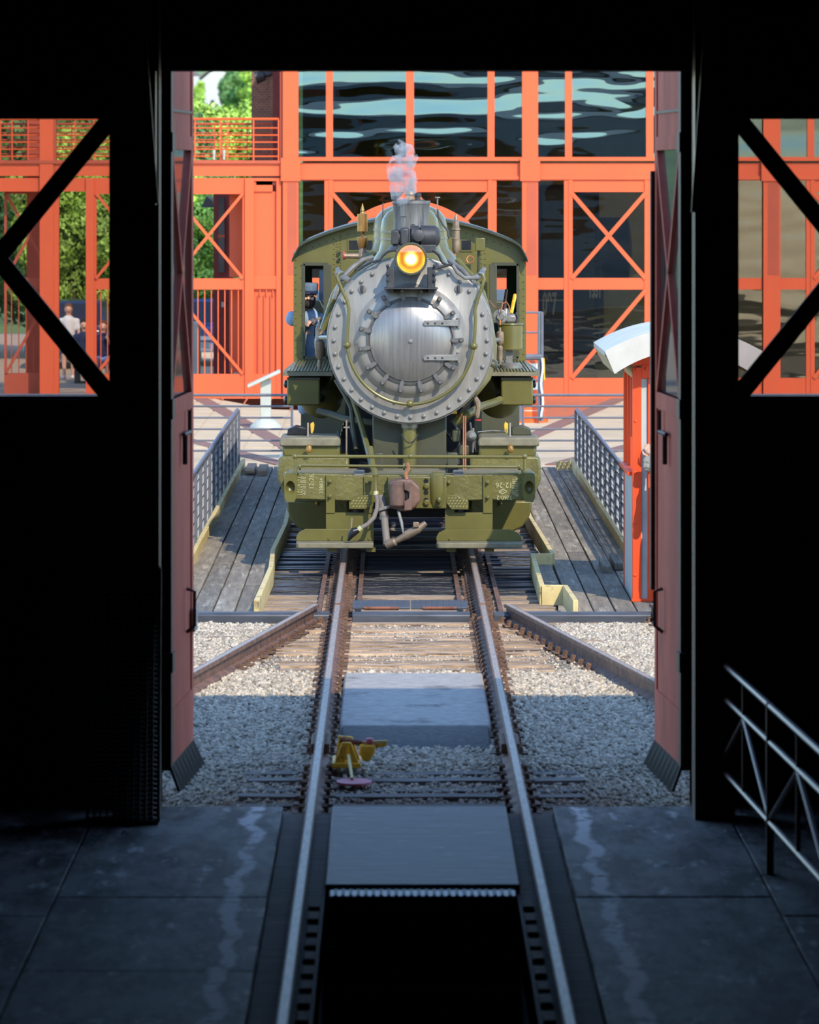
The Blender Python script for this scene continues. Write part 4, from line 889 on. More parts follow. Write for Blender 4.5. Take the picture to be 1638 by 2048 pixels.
LP('pump_lever', MB().tube([Q(1032,650,ay-.1),Q(1036,635,ay-.1),Q(1032,625,ay-.1)],.016,8), 'ironblk', rp_)
LP('pump_columns', MB().box(PX(1012,ay),PX(1025,ay),ay-.06,ay+.06,PZ(727,ay),PZ(698,ay)), 'graphdk', rp_); LP('pump_foot', MB().lathe(Q(1022,730,ay),(0,0,-1),[(-.03,.1),(0,.14),(.06,.14),(.07,.1)],20), 'graphdk', rp_)
LP('lubricator', MB().lathe(Q(1000,655,ay-.3),(0,0,-1),[(0,.012),(.04,.015),(.05,.03),(.06,.045),(.15,.05),(.2,.04),(.22,.02),(.24,.035),(.28,.035),(.29,.03),(.35,.035),(.42,.025),(.45,.02)],16), 'bronze', rp_)
LP('lubricator_arm', MB().tube([Q(981,680,ay-.5),Q(1000,680,ay-.3)],.03,10), 'graphdk', rp_); LP('brass_drop', MB().tube([Q(1000,640,ay-.3),Q(1000,650,ay-.3)],.014,8), 'copper', rp_)
cv = LP('check_valve', MB().lathe(Q(639,634,61.6),(0,0,-1),[(0,.02),(.03,.02),(.032,.012),(.08,.014),(.085,.03),(.12,.04),(.13,.05),(.25,.052),(.26,.03),(.29,.045),(.3,.06),(.36,.062),(.4,.055),(.48,.05),(.52,.02),(.6,.03),(.64,.02)],18), 'bronze')
LP('check_valve_arm', MB().tube([Q(640,675,61.5),Q(658,675,60.4)],.028,10), 'graphdk', cv); LP('check_valve_ball', MB().ball(Q(640,675,61.5),.04,12,8), 'graphdk', cv)
# ---- saddle and frame
YB = 58.45
sv = LP('saddle', MB().prism([(PX(745,60),PZ(830,60)),(PX(893,60),PZ(830,60)),(PX(893,60),PZ(905,60)),(PX(905,60),PZ(940,60)),(PX(735,60),PZ(940,60)),(PX(745,60),PZ(905,60))],60.0,61.4), 'olivedark', bevel=.02)
LP('exhaust_column', MB().lathe(Q(819,850,59.9),(0,0,-1),[(-.08,.075),(-.05,.1),(.0,.1),(.01,.085),(.55,.085)],24), 'olive', sv); LP('column_clamp', MB().lathe(Q(819,845,59.9),(0,0,-1),[(0,.1),(.06,.1)],20), 'graphdk', sv)
LP('loose_chain', MB().tube([Q(803+33*k/12,868+ (18*(1-((k-6)/6)**2)),59.75) for k in range(13)],.008,6), 'ironblk', sv)
for px in (756,905): LP('saddle_strut', MB().box(PX(px-10,59.5),PX(px+10,59.5),59.4,59.6,PZ(950,59.5),PZ(905,59.5)), 'olivedark', sv, bevel=.01)
for s in (-1,1): LP('frame_bar', MB().box(s*.52-.06,s*.52+.06,58.9,68,.5,1.05), 'ironoil')
LP('frame_stretcher', MB().box(-.52,.52,60.1,60.6,.4,1.0), 'ironoil')
for yy in (62.4,64.0,65.6):
    for s in (-1,1): LP('driving_wheel', MB().lathe((s*.69,yy,.655),(s,0,0),[(0,.66),(.02,.69),(.04,.655),(.13,.65),(.14,.58),(.06,.55),(.06,.14),(.15,.12),(.15,0)],36), 'ironoil')
    LP('axle', MB().tube([(-.7,yy,.655),(.7,yy,.655)],.09,16), 'ironoil')
# ---- cylinders with steam chests
cyy = 59.85; cu = cyy/F
def cpoly(pp, s): return [((PX(p,cyy) if s<0 else PX(1637.5-p,cyy)), PZ(q,cyy)) for p,q in pp]
for s in (-1,1):
    P_ = [(563,912),(557,918),(555,940),(556,962),(566,985),(573,1000),(575,1022),(582,1040),(595,1055),(612,1064),(640,1066),(698,1066),(698,912)]
    cy_ = LP('cylinder', MB().prism(cpoly(P_,s), cyy, cyy+1.0), 'olivecast', bevel=.03); cy_['label'] = 'heavy olive cylinder casting'
    LP('cylinder_skirt', MB().prism(cpoly([(574,1002),(578,1030),(592,1052),(612,1062),(660,1064),(660,1002)],s), cyy-.04, cyy), 'olive', cy_, bevel=.015)
    LP('steam_chest', MB().prism(cpoly([(563,890),(566,915),(681,915),(679,890)],s), cyy+.05, cyy+.95), 'olive', cy_, bevel=.03)
    LP('chest_lid', MB().prism(cpoly([(559,893),(559,880),(563,875),(676,875),(681,880),(681,893)],s), cyy, cyy+1.0), 'olivedeck', cy_, bevel=.02)
    LP('oil_cup', MB().lathe((PX(618 if s<0 else 1021,cyy-.08),cyy-.08,PZ(888,cyy)),(0,0,-1),[(-.01,.012),(.01,.014),(.02,.032),(.06,.042),(.075,.04),(.09,.036),(.1,.015)],14), 'brass', cy_)
    LP('drain_cock', MB().ball((PX(634 if s<0 else 1001,cyy-.06),cyy-.06,PZ(1006,cyy)),.024,10,8), 'brass', cy_)
    LP('valve_gear_box', MB().prism(cpoly([(572,875),(574,862),(590,856),(612,860),(612,875)],s), cyy+.5, cyy+.8), 'ironoil' if s<0 else 'olivedark', cy_, bevel=.01)
    LP('yellow_marker', MB().prism(cpoly([(621,868),(620,850),(626,846),(628,852),(627,862),(624,870)],s), cyy+.3, cyy+.33), 'yellow', cy_)
    LP('marker_post', MB().tube([(PX(616 if s<0 else 1020,cyy+.2),cyy+.2,PZ(876,cyy)),(PX(616 if s<0 else 1020,cyy+.2),cyy+.2,PZ(847,cyy))],.012,6), 'graph', cy_)
# apparatus between frame and cylinder on the fireman's side
vg = LP('feed_valve', MB().box(PX(904,60.1),PX(921,60.1),60,60.25,PZ(884,60.1),PZ(860,60.1)), 'olivedark', bevel=.02); LP('feed_valve_cap', MB().lathe(Q(942,872,59.95),(0,-1,0),[(-.15,.06),(.0,.065),(.03,.045),(.05,.02)],16), 'graphdk', vg)
LP('feed_valve_base', MB().box(PX(917,60),PX(938,60),59.95,60.2,PZ(910,60),PZ(890,60)), 'olivedark', vg, bevel=.015); pipe('feed_rod', [(955,864,60),(985,861,60.2),(1012,863,60.3)],.007,'graph',6)
pipe('feed_pipe', [(946,856,60),(947,880,60),(946,905,60)],.014,'graphdk'); pipe('feed_pipe', [(905,845,60.2),(915,860,60.2),(918,900,60.1),(916,930,60)],.02,'ironblk')
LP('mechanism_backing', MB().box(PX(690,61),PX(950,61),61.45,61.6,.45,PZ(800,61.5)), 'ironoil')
for (a,b) in (((700,850),(716,920)),((722,860),(735,930)),((676,862),(684,905)),((880,850),(905,880)),((940,845),(950,915))): pipe('linkage', [(a[0],a[1],60.5),(b[0],b[1],60.4)],.016,'ironblk',6)
# ---- front deck and bumper beam
LP('front_deck', MB().box(PX(575,59),PX(1065,59),YB+.02,59.85,PZ(948,YB)-.05,PZ(948,YB)-.015), 'olivedeck')
bb = LP('bumper_beam', MB().prism([(PX(a,YB),PZ(b,YB)) for a,b in ((568,948),(572,945),(640,947),(720,950),(920,950),(1000,947),(1066,945),(1071,949),(1070,998),(1064,1001),(985,1000),(968,1000),(920,1002),(890,1006),(870,1012),(760,1012),(745,1004),(655,1000),(574,998),(569,995))], YB, YB+.28), 'olivecast', bevel=.012); bb['label'] = 'rough cast olive bumper beam'
for (px) in (581,1058):
    pk_ = MB(); cpk = Q(px,974,YB); nn = 24; x0_,x1_ = cpk.x-.068, cpk.x+.068; z0_,z1_ = PZ(999,YB), PZ(945,YB)
    def rim(a):
        c_,s_ = math.cos(a),math.sin(a); u = min((x1_-cpk.x)/abs(c_) if abs(c_)>1e-6 else 9, (z1_-cpk.z)/abs(s_) if abs(s_)>1e-6 else 9); return (cpk.x+u*c_, cpk.z+u*s_)
    vs_ = []
    for k in range(nn):
        a = 2*math.pi*k/nn; rx,rz = rim(a)
        vs_ += [(rx,YB,rz),(rx,YB-.11,rz),(cpk.x+.056*math.cos(a),YB-.11,cpk.z+.078*math.sin(a)),(cpk.x+.05*math.cos(a),YB-.075,cpk.z+.07*math.sin(a)),(cpk.x+.03*math.cos(a),YB-.03,cpk.z+.042*math.sin(a)),(cpk.x,YB-.015,cpk.z)]
    pk_.add(vs_, [(k*6+i,((k+1)%nn)*6+i,((k+1)%nn)*6+i+1,k*6+i+1) for k in range(nn) for i in range(5)]); LP('push_pole_pocket', pk_, 'olive', bb)
for a,b,c,d in ((652,670,950,1026),(728,747,952,1026),(890,909,952,1026),(966,985,950,1026)):
    LP('upright_strap', MB().box(PX(a,YB),PX(b,YB),YB-.035,YB-.0,PZ(d,YB),PZ(c,YB)), 'olive', bb, bevel=.004)
nut = MB().lathe((0,0,0),(0,-1,0),[(0,.032),(.004,.032),(.005,.02),(.03,.02),(.035,.012),(.06,.012)],8).mesh('bolt'); nut.materials.append(m_['olive'])
for px,py in ((660,962),(660,992),(735,964),(738,990),(897,964),(899,998),(900,1010),(975,964),(975,994),(658,1076),(738,1076),(899,1076),(976,1076)):
    link('bolt', nut, None, bb, loc=(PX(px,YB),YB-.036,PZ(py,YB)))
for s,(x0,x1) in ((-1,(652,747)),(1,(890,985))):
    LP('pilot_plate', MB().box(PX(x0,YB),PX(x1,YB),YB-.02,YB+.02,PZ(1070,YB),PZ(1025,YB)), 'olive', bb, bevel=.004)
    stp = [(698,1018),(698,1004),(722,991),(745,989),(745,1006),(734,1018)] if s<0 else [(892,989),(914,991),(937,1002),(937,1019),(903,1019),(892,1006)]
    LP('step_plate', MB().prism([(PX(a,YB-.1),PZ(b,YB-.1)) for a,b in stp], YB-.12, YB-.09), 'olive', bb, bevel=.006)
    kn = MB()
    for i in range(6):
        for jx in range(4):
            px = (704 if s<0 else 898)+i*6.5+(jx%2)*3; py = 996+jx*5.5
            if (s<0 and px < 742 and py > 991+max(0,(722-px))*.55) or (s>0 and px < 934 and py > 992+max(0,(px-910))*.4): kn.bar(Q(px-1.5,py+1.2,YB-.122),Q(px+1.5,py-1.2,YB-.122),.006,.006)
    stuff(LP('tread_pattern', kn, 'cast_letter', bb))
    fx0,fx1 = ((592,747) if s<0 else (873,1044)); yf = 58.2
    c_ = 18
    prof = ([(fx0,1084),(fx0,1076),(fx0+5,1067),(fx0+c_,1060),(fx1,1060),(fx1,1084)] if s<0 else [(fx0,1084),(fx0,1076),(fx0+5,1067),(fx0+c_,1061),(fx1-c_-6,1061),(fx1-6,1068),(fx1,1077),(fx1,1084)])
    fb = LP('footboard', MB().prism([(PX(a,yf),PZ(b,yf)) for a,b in prof], yf+.17, yf+.2), 'olive', bevel=.004); fb['label'] = 'olive wooden footboard'
    tr_ = [(PX(fx0+4,yf),yf-.14),(PX(fx1-(0 if s<0 else 5),yf),yf-.14),(PX(fx1,yf),yf-.1),(PX(fx1,yf),yf+.2),(PX(fx0,yf),yf+.2),(PX(fx0,yf),yf-.1)]
    LP('tread_board', MB().prismz(tr_, PZ(1097,yf-.14), PZ(1086,yf-.14)), 'olivedeck', fb, bevel=.012)
    for q in ((655,733) if s<0 else (893,970)): LP('board_hanger', MB().box(PX(q,yf),PX(q+18,yf),yf-.05,yf+.2,PZ(1103,yf),PZ(1096,yf)), 'olive', fb)
# rails over the bumper
h1 = LP('bumper_rail', MB().tube([Q(590,913,58.7),Q(1049,914,58.7)],.02,10), 'olive')
for px in (590,821,1049): LP('rail_ball', MB().ball(Q(px,913,58.7),.032,12,8), 'olive', h1); LP('rail_post', MB().tube([Q(px,913,58.7),Q(px,952,58.7)],.018,8), 'olive', h1)
h2 = LP('cut_lever', MB().tube([Q(592,990,58.36),Q(592,938,58.36),Q(596,932,58.36),Q(603,931,58.36),Q(1035,934,58.36),Q(1043,937,58.36),Q(1046,945,58.36),Q(1046,992,58.36)],.015,8), 'olive')
for px in (600,808,1038): LP('lever_eye', MB().lathe(Q(px,933,58.38),(1,0,0),[(-.012,.04),(.012,.04)],12), 'olive', h2)
for px in (718,917): LP('beam_lug', MB().box(PX(px-11,58.5),PX(px+11,58.5),58.45,58.65,PZ(952,58.5),PZ(941,58.5)), 'graphdk', bb, bevel=.012)
# cast figures on the beam
def text(body, size, loc, rot, mt, parent, depth=.006, name='lettering', align='CENTER', mirror=False, sx=1., bold=0.):
    cu_ = bpy.data.curves.new(name,'FONT'); cu_.body = body; cu_.size = size; cu_.extrude = depth/2; cu_.offset = bold; cu_.align_x = align; cu_.align_y = 'CENTER'
    to = bpy.data.objects.new(name,cu_); COL.objects.link(to); dg = bpy.context.evaluated_depsgraph_get()
    me = bpy.data.meshes.new_from_object(to.evaluated_get(dg)); bpy.data.objects.remove(to); bpy.data.curves.remove(cu_)
    me.transform(Matrix.Translation(loc) @ Matrix.Rotation(math.pi/2,4,'X') @ Matrix.Rotation(rot,4,'Z') @ Matrix.Scale(-sx if mirror else sx,4,(1,0,0)))
    me.materials.clear(); me.materials.append(mt); return link(name, me, None, parent)
yl = YB-.004
for px,tx in ((597,'1A1181A1'),(603,'1A1A181A'),(609,'A1181818')): text(tx,.05,Q(px,972,yl),math.pi/2,m_['cast_letter'],bb)
text('12-26',.075,Q(623,964,yl),math.pi/2,m_['cast_letter'],bb); text('328824',.06,Q(643,972,yl),math.pi/2,m_['cast_letter'],bb)
text('12-26',.085,Q(1008,970,yl),math.pi,m_['cast_letter'],bb); text('3260-2',.065,Q(1009,995,yl),math.pi,m_['cast_letter'],bb)
for px,tx in ((1027,'18118181'),(1033,'A1181A18')): text(tx,.05,Q(px,974,yl),-math.pi/2,m_['cast_letter'],bb)
dmk = MB(); dc = [(997,984),(1006,978),(1014,983),(1005,988)]
for i in range(4): dmk.bar(Q(*dc[i],yl),Q(*dc[(i+1)%4],yl),.006,.008)
LP('cast_diamond', dmk, 'cast_letter', bb); text('RSF',.035,Q(1005.5,983,yl),.3,m_['cast_letter'],bb)
# ---- coupler
cu2 = LP('coupler', MB().prism([(PX(a,58.1),PZ(b,58.1)) for a,b in ((778,966),(783,961),(800,958),(822,958),(833,968),(840,975),(841,1000),(832,1012),(822,1021),(806,1022),(790,1018),(779,1012))],58.0,58.45), 'coupler', bevel=.02); cu2['label'] = 'rust brown knuckle coupler'
LP('knuckle', MB().lathe(Q(795,968,58.0),(0,0,-1),[(-.02,.06),(0,.088),(.24,.088),(.26,.07)],20), 'coupler', cu2); LP('knuckle_gap', MB().box(PX(810,57.98),PX(823,57.98),57.97,58.02,PZ(1000,58),PZ(982,58)), 'ironoil', cu2, bevel=.01)
LP('coupler_jaw', MB().prism([(PX(a,57.95),PZ(b,57.95)) for a,b in ((808,962),(824,963),(824,1020),(808,1022),(808,1003),(818,997),(818,984),(808,980))],57.93,58.02), 'coupler', cu2, bevel=.01)
LP('coupler_chain', MB().tube([Q(814,960,58.05),Q(811,948,58.1),Q(817,938,58.2),Q(815,928,58.3)],.022,8), 'copper', cu2)
pk = LP('coupler_pocket', MB().box(PX(776,YB),PX(893,YB),YB-.12,YB-.0,PZ(1016,YB),PZ(952,YB)), 'olive', bb, bevel=.012)
for q in (962,985,1000): LP('pocket_slot', MB().lathe(Q(852,q,YB-.121),(0,-1,0),[(-.01,.028),(.004,.028)],10), 'ironoil', bb)
for q in (972,1005): LP('pocket_bolt', MB().lathe(Q(853,q,YB-.12),(0,-1,0),[(0,.036),(.03,.034),(.04,.02)],10), 'olive', bb)
LP('pocket_cheek', MB().lathe(Q(874,950,YB-.08),(0,0,-1),[(-.03,.06),(0,.088),(.12,.095),(.3,.088),(.36,.07)],20), 'olive', bb); LP('cheek_boss', MB().ball(Q(878,1000,YB-.2),(.03,.03,.04),12,8), 'olive', bb)
# ---- hoses
ah = LP('air_hose', MB().tube([Q(752,985,58.15),Q(755,1003,58.1),Q(754,1018,58.08),Q(748,1035,58.05),Q(736,1048,58.05),Q(722,1056,58.05)],.026,12), 'hose'); ah['label'] = 'grey rubber air hose hanging to one side'
LP('hose_pipe', MB().tube([Q(750,940,58.25),Q(751,952,58.2),Q(751,955,58.2),Q(752,985,58.15)],[.03,.035,.022,.024],12), 'olive', ah); LP('hose_band', MB().tube([Q(752,983,58.15),Q(752,991,58.14)],.032,12), 'cast_letter', ah); LP('hose_band', MB().tube([Q(723,1055,58.05),Q(717,1060,58.05)],.034,12), 'cast_letter', ah)
LP('glad_hand', MB().tube([Q(718,1059,58.05),Q(708,1063,58.05),Q(702,1070,58.05),Q(696,1082,58.05)],[.03,.05,.04,.01],10), 'ironoil', ah)
LP('dummy_chain', MB().tube([Q(704,1036,58.1),Q(702,1060,58.06),Q(697,1078,58.05)],.009,6), 'bronze', ah)
sh_ = LP('steam_connector', MB().tube([Q(762,996,58.3),Q(766,1010,58.2),Q(766,1024,58.15),Q(769,1040,58.12),Q(773,1080,58.08),Q(774,1090,58.05)],[.05,.045,.05,.042,.042,.045],14), 'hose'); sh_['label'] = 'jointed steam connector bent below the coupler'
LP('connector_collar', MB().bar(Q(748,1022,58.1),Q(780,1013,58.1),.05,.035), 'graphdk', sh_, bevel=.006); LP('connector_collar', MB().lathe(Q(768,1030,58.14),(0,0,-1),[(0,.055),(.05,.055)],14), 'graphdk', sh_)
LP('connector_arm', MB().tube([Q(774,1089,58.05),Q(790,1083,58.0),Q(792,1082,58),Q(812,1072,57.97),Q(814,1070,57.97),Q(836,1058,57.95),Q(852,1046,57.95)],[.055,.05,.035,.045,.055,.05,.03],12), 'bronze', sh_)
LP('connector_lug', MB().box(PX(826,57.9),PX(838,57.9),57.88,57.95,PZ(1055,57.9),PZ(1044,57.9)), 'bronze', sh_, bevel=.01); LP('hanger_chain', MB().tube([Q(797,1022,58.05),Q(803,1045,58.0),Q(807,1068,57.98)],[.02,.02,.01],8), 'graphdk', sh_)
# ---- tender behind the cab
tn = thing('tender', 'dark olive coal tender coupled behind the locomotive cab', 'tender', (0,72,0))
MB().box(PX(602,69.5),PX(1038,69.5),69.3,76.2,.75,PZ(600,69.5)).build('tank', m_['olivedark'], tn, bevel=.03)
MB().box(-1.35,1.35,69.1,76.5,.55,.8).build('frame', m_['ironoil'], tn)
MB().prismx([(69.5,2.75),(70.2,3.15),(74,3.05),(75,2.75)],-1.2,1.2).build('coal_load', m_['ironoil'], tn)
for yy in (70.4,72.0,74.0,75.5):
    for s in (-1,1): MB().lathe((s*.69,yy,.42),(s,0,0),[(0,.43),(.02,.46),(.04,.42),(.12,.41),(.12,.1),(.16,.08)],28).build('wheel', m_['ironoil'], tn)
    MB().tube([(-.7,yy,.42),(.7,yy,.42)],.07,12).build('axle', m_['ironoil'], tn)
# ================================================================== BEYOND THE TURNTABLE
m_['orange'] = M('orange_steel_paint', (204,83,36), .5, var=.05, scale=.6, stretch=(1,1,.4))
m_['orangeshade'] = M('shaded_orange_paint', (166,72,42), .55, var=.08, scale=1)  # darker copy of the orange: shade on recessed and far steel, put in colour
m_['interior'] = M('museum_interior', (178,166,128), .9, var=.2, scale=.5)
m_['interiorlt'] = M('museum_display_board', (206,196,160), .9, var=.15, scale=.8)
m_['sooty'] = M('reflection_engine_black', (40,40,42), .35, .3, var=.2)
m_['pavecream'] = M('cream_paving', (190,166,134), .9, var=.08, scale=1.2, bump=.1)
m_['pavebrick'] = M('terracotta_brick_paving', (184,96,60), .85, var=.14, scale=5)
m_['paveband'] = M('brown_brick_band', (128,92,80), .85, var=.12, scale=5)
m_['asph'] = M('car_park_asphalt', (130,122,116), .9, var=.12, scale=.6)
m_['leaf'] = M('tree_leaves', (150,184,74), .6, var=.3, scale=.9, island=.4)
m_['leafdk'] = M('dark_tree_leaves', (96,136,72), .6, var=.3, scale=.9, island=.35)
m_['bark'] = M('bark', (84,70,56), .9, var=.3, scale=6)
m_['grass'] = M('hillside_grass', (96,126,56), .9, var=.3, scale=.08)
m_['housew'] = M('white_house_siding', (186,184,182), .8, var=.04)
m_['roofg'] = M('house_roof', (112,108,106), .8, var=.1)
m_['darkglass'] = M('dark_window', (44,48,58), .2, var=.1)
m_['signw'] = M('white_sign_metal', (168,170,160), .5, var=.06)
m_['drumo'] = M('drum_orange', (244,92,24), .5, var=.04); m_['drumw'] = M('drum_white', (236,230,220), .45, var=.04)
m_['darkred'] = M('dark_red_wall', (104,44,42), .8, var=.15)
def brick_mat():
    m = bpy.data.materials.new('far_brick'); m.use_nodes = True; n = m.node_tree.nodes; L = m.node_tree.links
    tc = n.new('ShaderNodeTexCoord'); sw = n.new('ShaderNodeMapping'); sw.inputs['Rotation'].default_value = (math.pi/2,0,0); L.new(tc.outputs['Object'], sw.inputs[0])
    b = n.new('ShaderNodeTexBrick'); b.inputs['Scale'].default_value = 4.5; b.inputs['Color1'].default_value = RGB((128,84,66)); b.inputs['Color2'].default_value = RGB((104,66,54)); b.inputs['Mortar'].default_value = RGB((150,132,112)); b.inputs['Mortar Size'].default_value = .012
    L.new(sw.outputs[0], b.inputs[0]); L.new(b.outputs[0], n['Principled BSDF'].inputs['Base Color']); n['Principled BSDF'].inputs['Roughness'].default_value = .9; return m
m_['brick'] = brick_mat()
m_['carblue'] = M('blue_car_paint', (44,78,128), .3, var=.05, coat=.5); m_['cardark'] = M('dark_car_paint', (40,58,92), .3, var=.05, coat=.5)
m_['tyre'] = M('tyre', (26,26,28), .8, var=.1); m_['chrome'] = M('chrome', (205,208,212), .25, .7, var=.03)
m_['redlamp'] = M('tail_lamp_red', (170,24,34), .3, var=.05)
FY = 106.0; GB = -.16
# ---- ground
ring = MB(); n = 48
struct('ground_paving', MB().box(-30,34,80.0,150,-.5,GB), m_['pavecream'])
struct('ground_brick_zone', MB().prismz([(PX(420,FY),FY-.2),(PX(560,FY),FY-5.5),(PX(1060,FY),FY-9.5),(PX(1100,FY),FY-9),(PX(1235,FY),FY-.2)],GB,GB+.012), m_['pavebrick'])
for k,(a,b) in enumerate((((PX(420,FY)-.2,FY-.3),(-1.4,81.2)),((PX(380,FY)-1,95.5),(-1.9,81)),((PX(1240,FY),FY-.3),(1.4,84)),((5.6,93.5),(2.4,81)))):
    struct('ground_brick_band', MB().bar((a[0],a[1],GB+.008),(b[0],b[1],GB+.008),.32,.02), m_['paveband'])
# row of cream pavers with grooves on the tilted-panel side
pv_ = MB()
for k in range(24):
    for q in range(10): pv_.box(-6.2+q*.5,-6.2+q*.5+.46,86.2+k*.8,86.2+k*.8+.74,GB,GB+.012)
stuff(tag(pv_.build('paving_slabs', m_['pavecream']), 'pale grooved paving slabs beyond the pit railing', 'paving'))
struct('ground_car_park', MB().box(-60,30,150,400,-.6,GB-.02), m_['asph'])
hv = []
hl_ = MB(); hl_.add([(-200,150,-.2),(120,150,-.2),(160,400,4),(-260,400,4),(-400,900,16),(300,900,16),(500,1600,60),(-700,1600,60)],[(0,1,2,3),(3,2,5,4),(4,5,6,7)]); struct('ground_hillside', hl_, m_['grass'])

# ---- the orange museum building
BD = thing('museum_building', 'long orange steel framed building with tall glazing behind the turntable', 'building', (0,FY,GB))
gl_up = glassy('facade_glass', (.5,.52,.48,1), .1, .015, wob=.10, wscale=.9, mirror=(.5,.74,.84,1))
gl_lo = glassy('facade_glass_ground_floor', (.70,.68,.58,1), .04, .015, wob=.05, wscale=1.3)
def fb(nm, x0,x1,y0,y1, d0=0., d1=.3, mt='orange', par=None, bev=0.):   # box given by its pixels on the facade plane, d: depth offsets (negative: proud)
    return MB().box(PX(x0,FY),PX(x1,FY),FY+d0,FY+d1,PZ(y1,FY),PZ(y0,FY)).build(nm, m_[mt] if isinstance(mt,str) else mt, par or BD, bev, 0)
BASE = 803; TOP = 62
for a,b in ((566,597),(1044,1076),(1526,1560),(2004,2036)):
    fb('column',a,b,TOP,BASE,-.12,.35)
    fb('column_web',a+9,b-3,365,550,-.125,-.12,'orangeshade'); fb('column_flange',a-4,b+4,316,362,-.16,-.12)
def bay(x0, doors, mull):
    x1 = x0+448
    fb('floor_beam',x0,x1,326,354,-.02,.3); fb('sill',x0,x1,314,322,-.1,.2); fb('beam_flange',x0,x1,352,359,-.08,.2)
    for a,b in mull: fb('mullion',a,b,TOP,316,-.06,.12)
    prev = x0
    for a,b in mull+[(x1,x1)]:
        fb('pane',prev,a,TOP,316,.03,.036,gl_up); prev = b
    fb('roof_beam',x0,x1,50,72,-.06,.3)
    fb('lintel',x0,x1,357,361,-.04,.12)
    # ground floor: narrow side lights and two braced doors
    for a,b in ((x0,x0+54),(x1-54,x1)):
        fb('side_pane',a,b,361,558,.03,.036,gl_lo); fb('side_pane',a,b,578,757,.03,.036,gl_lo); fb('side_rail',a,b,556,579,-.03,.12); fb('side_apron',a,b,756,BASE,-.03,.12); fb('side_mullion',b-2 if a==x0 else a-10,b+10 if a==x0 else a+2,358,BASE,-.05,.12)
    for q,(a,b) in enumerate(((x0+67,x0+215),(x0+233,x0+381))):
        fb('door_header',a-2,b+2,360,384,-.03,.1); fb('door_stile',a-6,a+2,360,BASE,-.07,.1); fb('door_stile',b-2,b+6,360,BASE,-.07,.1)
        fb('door_rail',a,b,556,579,-.05,.1); fb('door_apron',a,b,756,BASE,-.05,.1); fb('door_pane',a,b,384,558,.02,.026,gl_lo); fb('door_pane',a,b,579,757,.02,.026,gl_lo)
        for ib,(p,r_) in enumerate((((a,386),(b,557)),((b,386),(a,557)),((b,580),(a,756)) if q==0 else ((a,580),(b,756)))):
            MB().bar((PX(p[0],FY),FY-.06-.008*ib,PZ(p[1],FY)),(PX(r_[0],FY),FY-.06-.008*ib,PZ(r_[1],FY)),.05,.085).build('door_brace', m_['orange'], BD, 0, 0)
    fb('door_meeting_post',x0+219,x0+229,358,BASE,-.05,.1)
bay(597,None,[(652,666),(812,828),(975,989)])
bay(1076,None,[(1130,1144),(1292,1307),(1454,1468)])
bay(1560,None,[(1614,1628),(1776,1792),(1939,1953)])
fb('building_end_wall',560,566,TOP,BASE,.0,8,'orangeshade')
ins = MB(); ins.box(PX(590,FY),24,FY+9,FY+9.3,-.2,7.5); ins.box(PX(575,FY),PX(579,FY),FY+.4,FY+9,-.2,7.5); ins.box(PX(575,FY),24,FY+.3,FY+9.3,7.3,7.5); ins.box(24,24.3,FY+.3,FY+9.3,-.2,7.5)
ins.build('interior_walls', m_['interior'], BD); MB().box(PX(575,FY),24,FY+.3,FY+9.3,GB,GB+.02).build('interior_floor', m_['interiorlt'], BD); MB().box(PX(575,FY),24,FY+1.2,FY+9.3,PZ(350,FY),PZ(330,FY)).build('upper_floor', m_['interior'], BD)
MB().prismx([(FY-.3,7.5),(FY-.3,7.8),(FY+9.6,8.3),(FY+9.6,7.5)],PX(560,FY),24.5).build('roof', m_['roofg'], BD)
fb('board',690,752,575,660,4,4.1,'interiorlt'); fb('board',1237,1278,575,662,5,5.1,'interiorlt')
ws = text('AWN',.24,Q(1252,651,FY+4.95),0,m_['white'],BD,sx=.6)
# engine added behind the ground floor glass to carry figures of a window reflection
et = thing('reflection_engine', 'black engine added behind the ground floor glass of the orange building, with reflected figures', 'locomotive', (3.9,FY+2,GB))
ex0,ex1 = PX(1082,FY),PX(1205,FY)
MB().box(ex0,ex1,FY+1.6,FY+4.0,.7,4.3).build('tender_side', m_['sooty'], et, bevel=.1); MB().box(ex0-.1,ex1+.1,FY+1.5,FY+4.1,.5,.72).build('tender_frame', m_['sooty'], et)
for k in range(3): MB().lathe((ex0+.2+k*.35,FY+1.55,.25),(0,-1,0),[(0,.32),(.05,.34),(.08,.3),(.09,.1)],18).build('wheel', m_['sooty'], et)
text('097',.66,Vector((PX(1099,FY+1.585),FY+1.585,PZ(610,FY+1.585))),0,m_['white'],et,sx=.3,bold=.018)  # mirrored number from a window reflection, painted as solid lettering
text('1551',.42,Vector((PX(1190,FY+1.585),FY+1.585,PZ(582,FY+1.585))),0,m_['white'],et,sx=.32,bold=.02)
MB().lathe((PX(1172,FY)+.1,FY+2.8,2.9),(1,0,0),[(0,.7),(.9,.7),(.95,.5),(1,.0)],28).build('boiler', m_['sooty'], et)
MB().box(PX(1166,FY),PX(1215,FY),FY+1.7,FY+3.9,.6,2.9).build('cab', m_['sooty'], et, bevel=.05)
for k in range(4): MB().tube([(PX(1192,FY),FY+1.6,PZ(640+k*16,FY)),(PX(1228,FY),FY+1.6,PZ(634+k*16,FY))],.025,6).build('cab_railing', m_['white'], et)
MB().bar((PX(1180,FY),FY+1.6,PZ(643,FY)),(PX(1245,FY),FY+1.6,PZ(631,FY)),.05,.06).build('running_board', m_['interiorlt'], et)
fs = thing('floor_sign', 'yellow folding wet floor sign upstairs behind the tall glazing', 'sign', (PX(760,FY+1.5),FY+1.6,PZ(313,FY)))
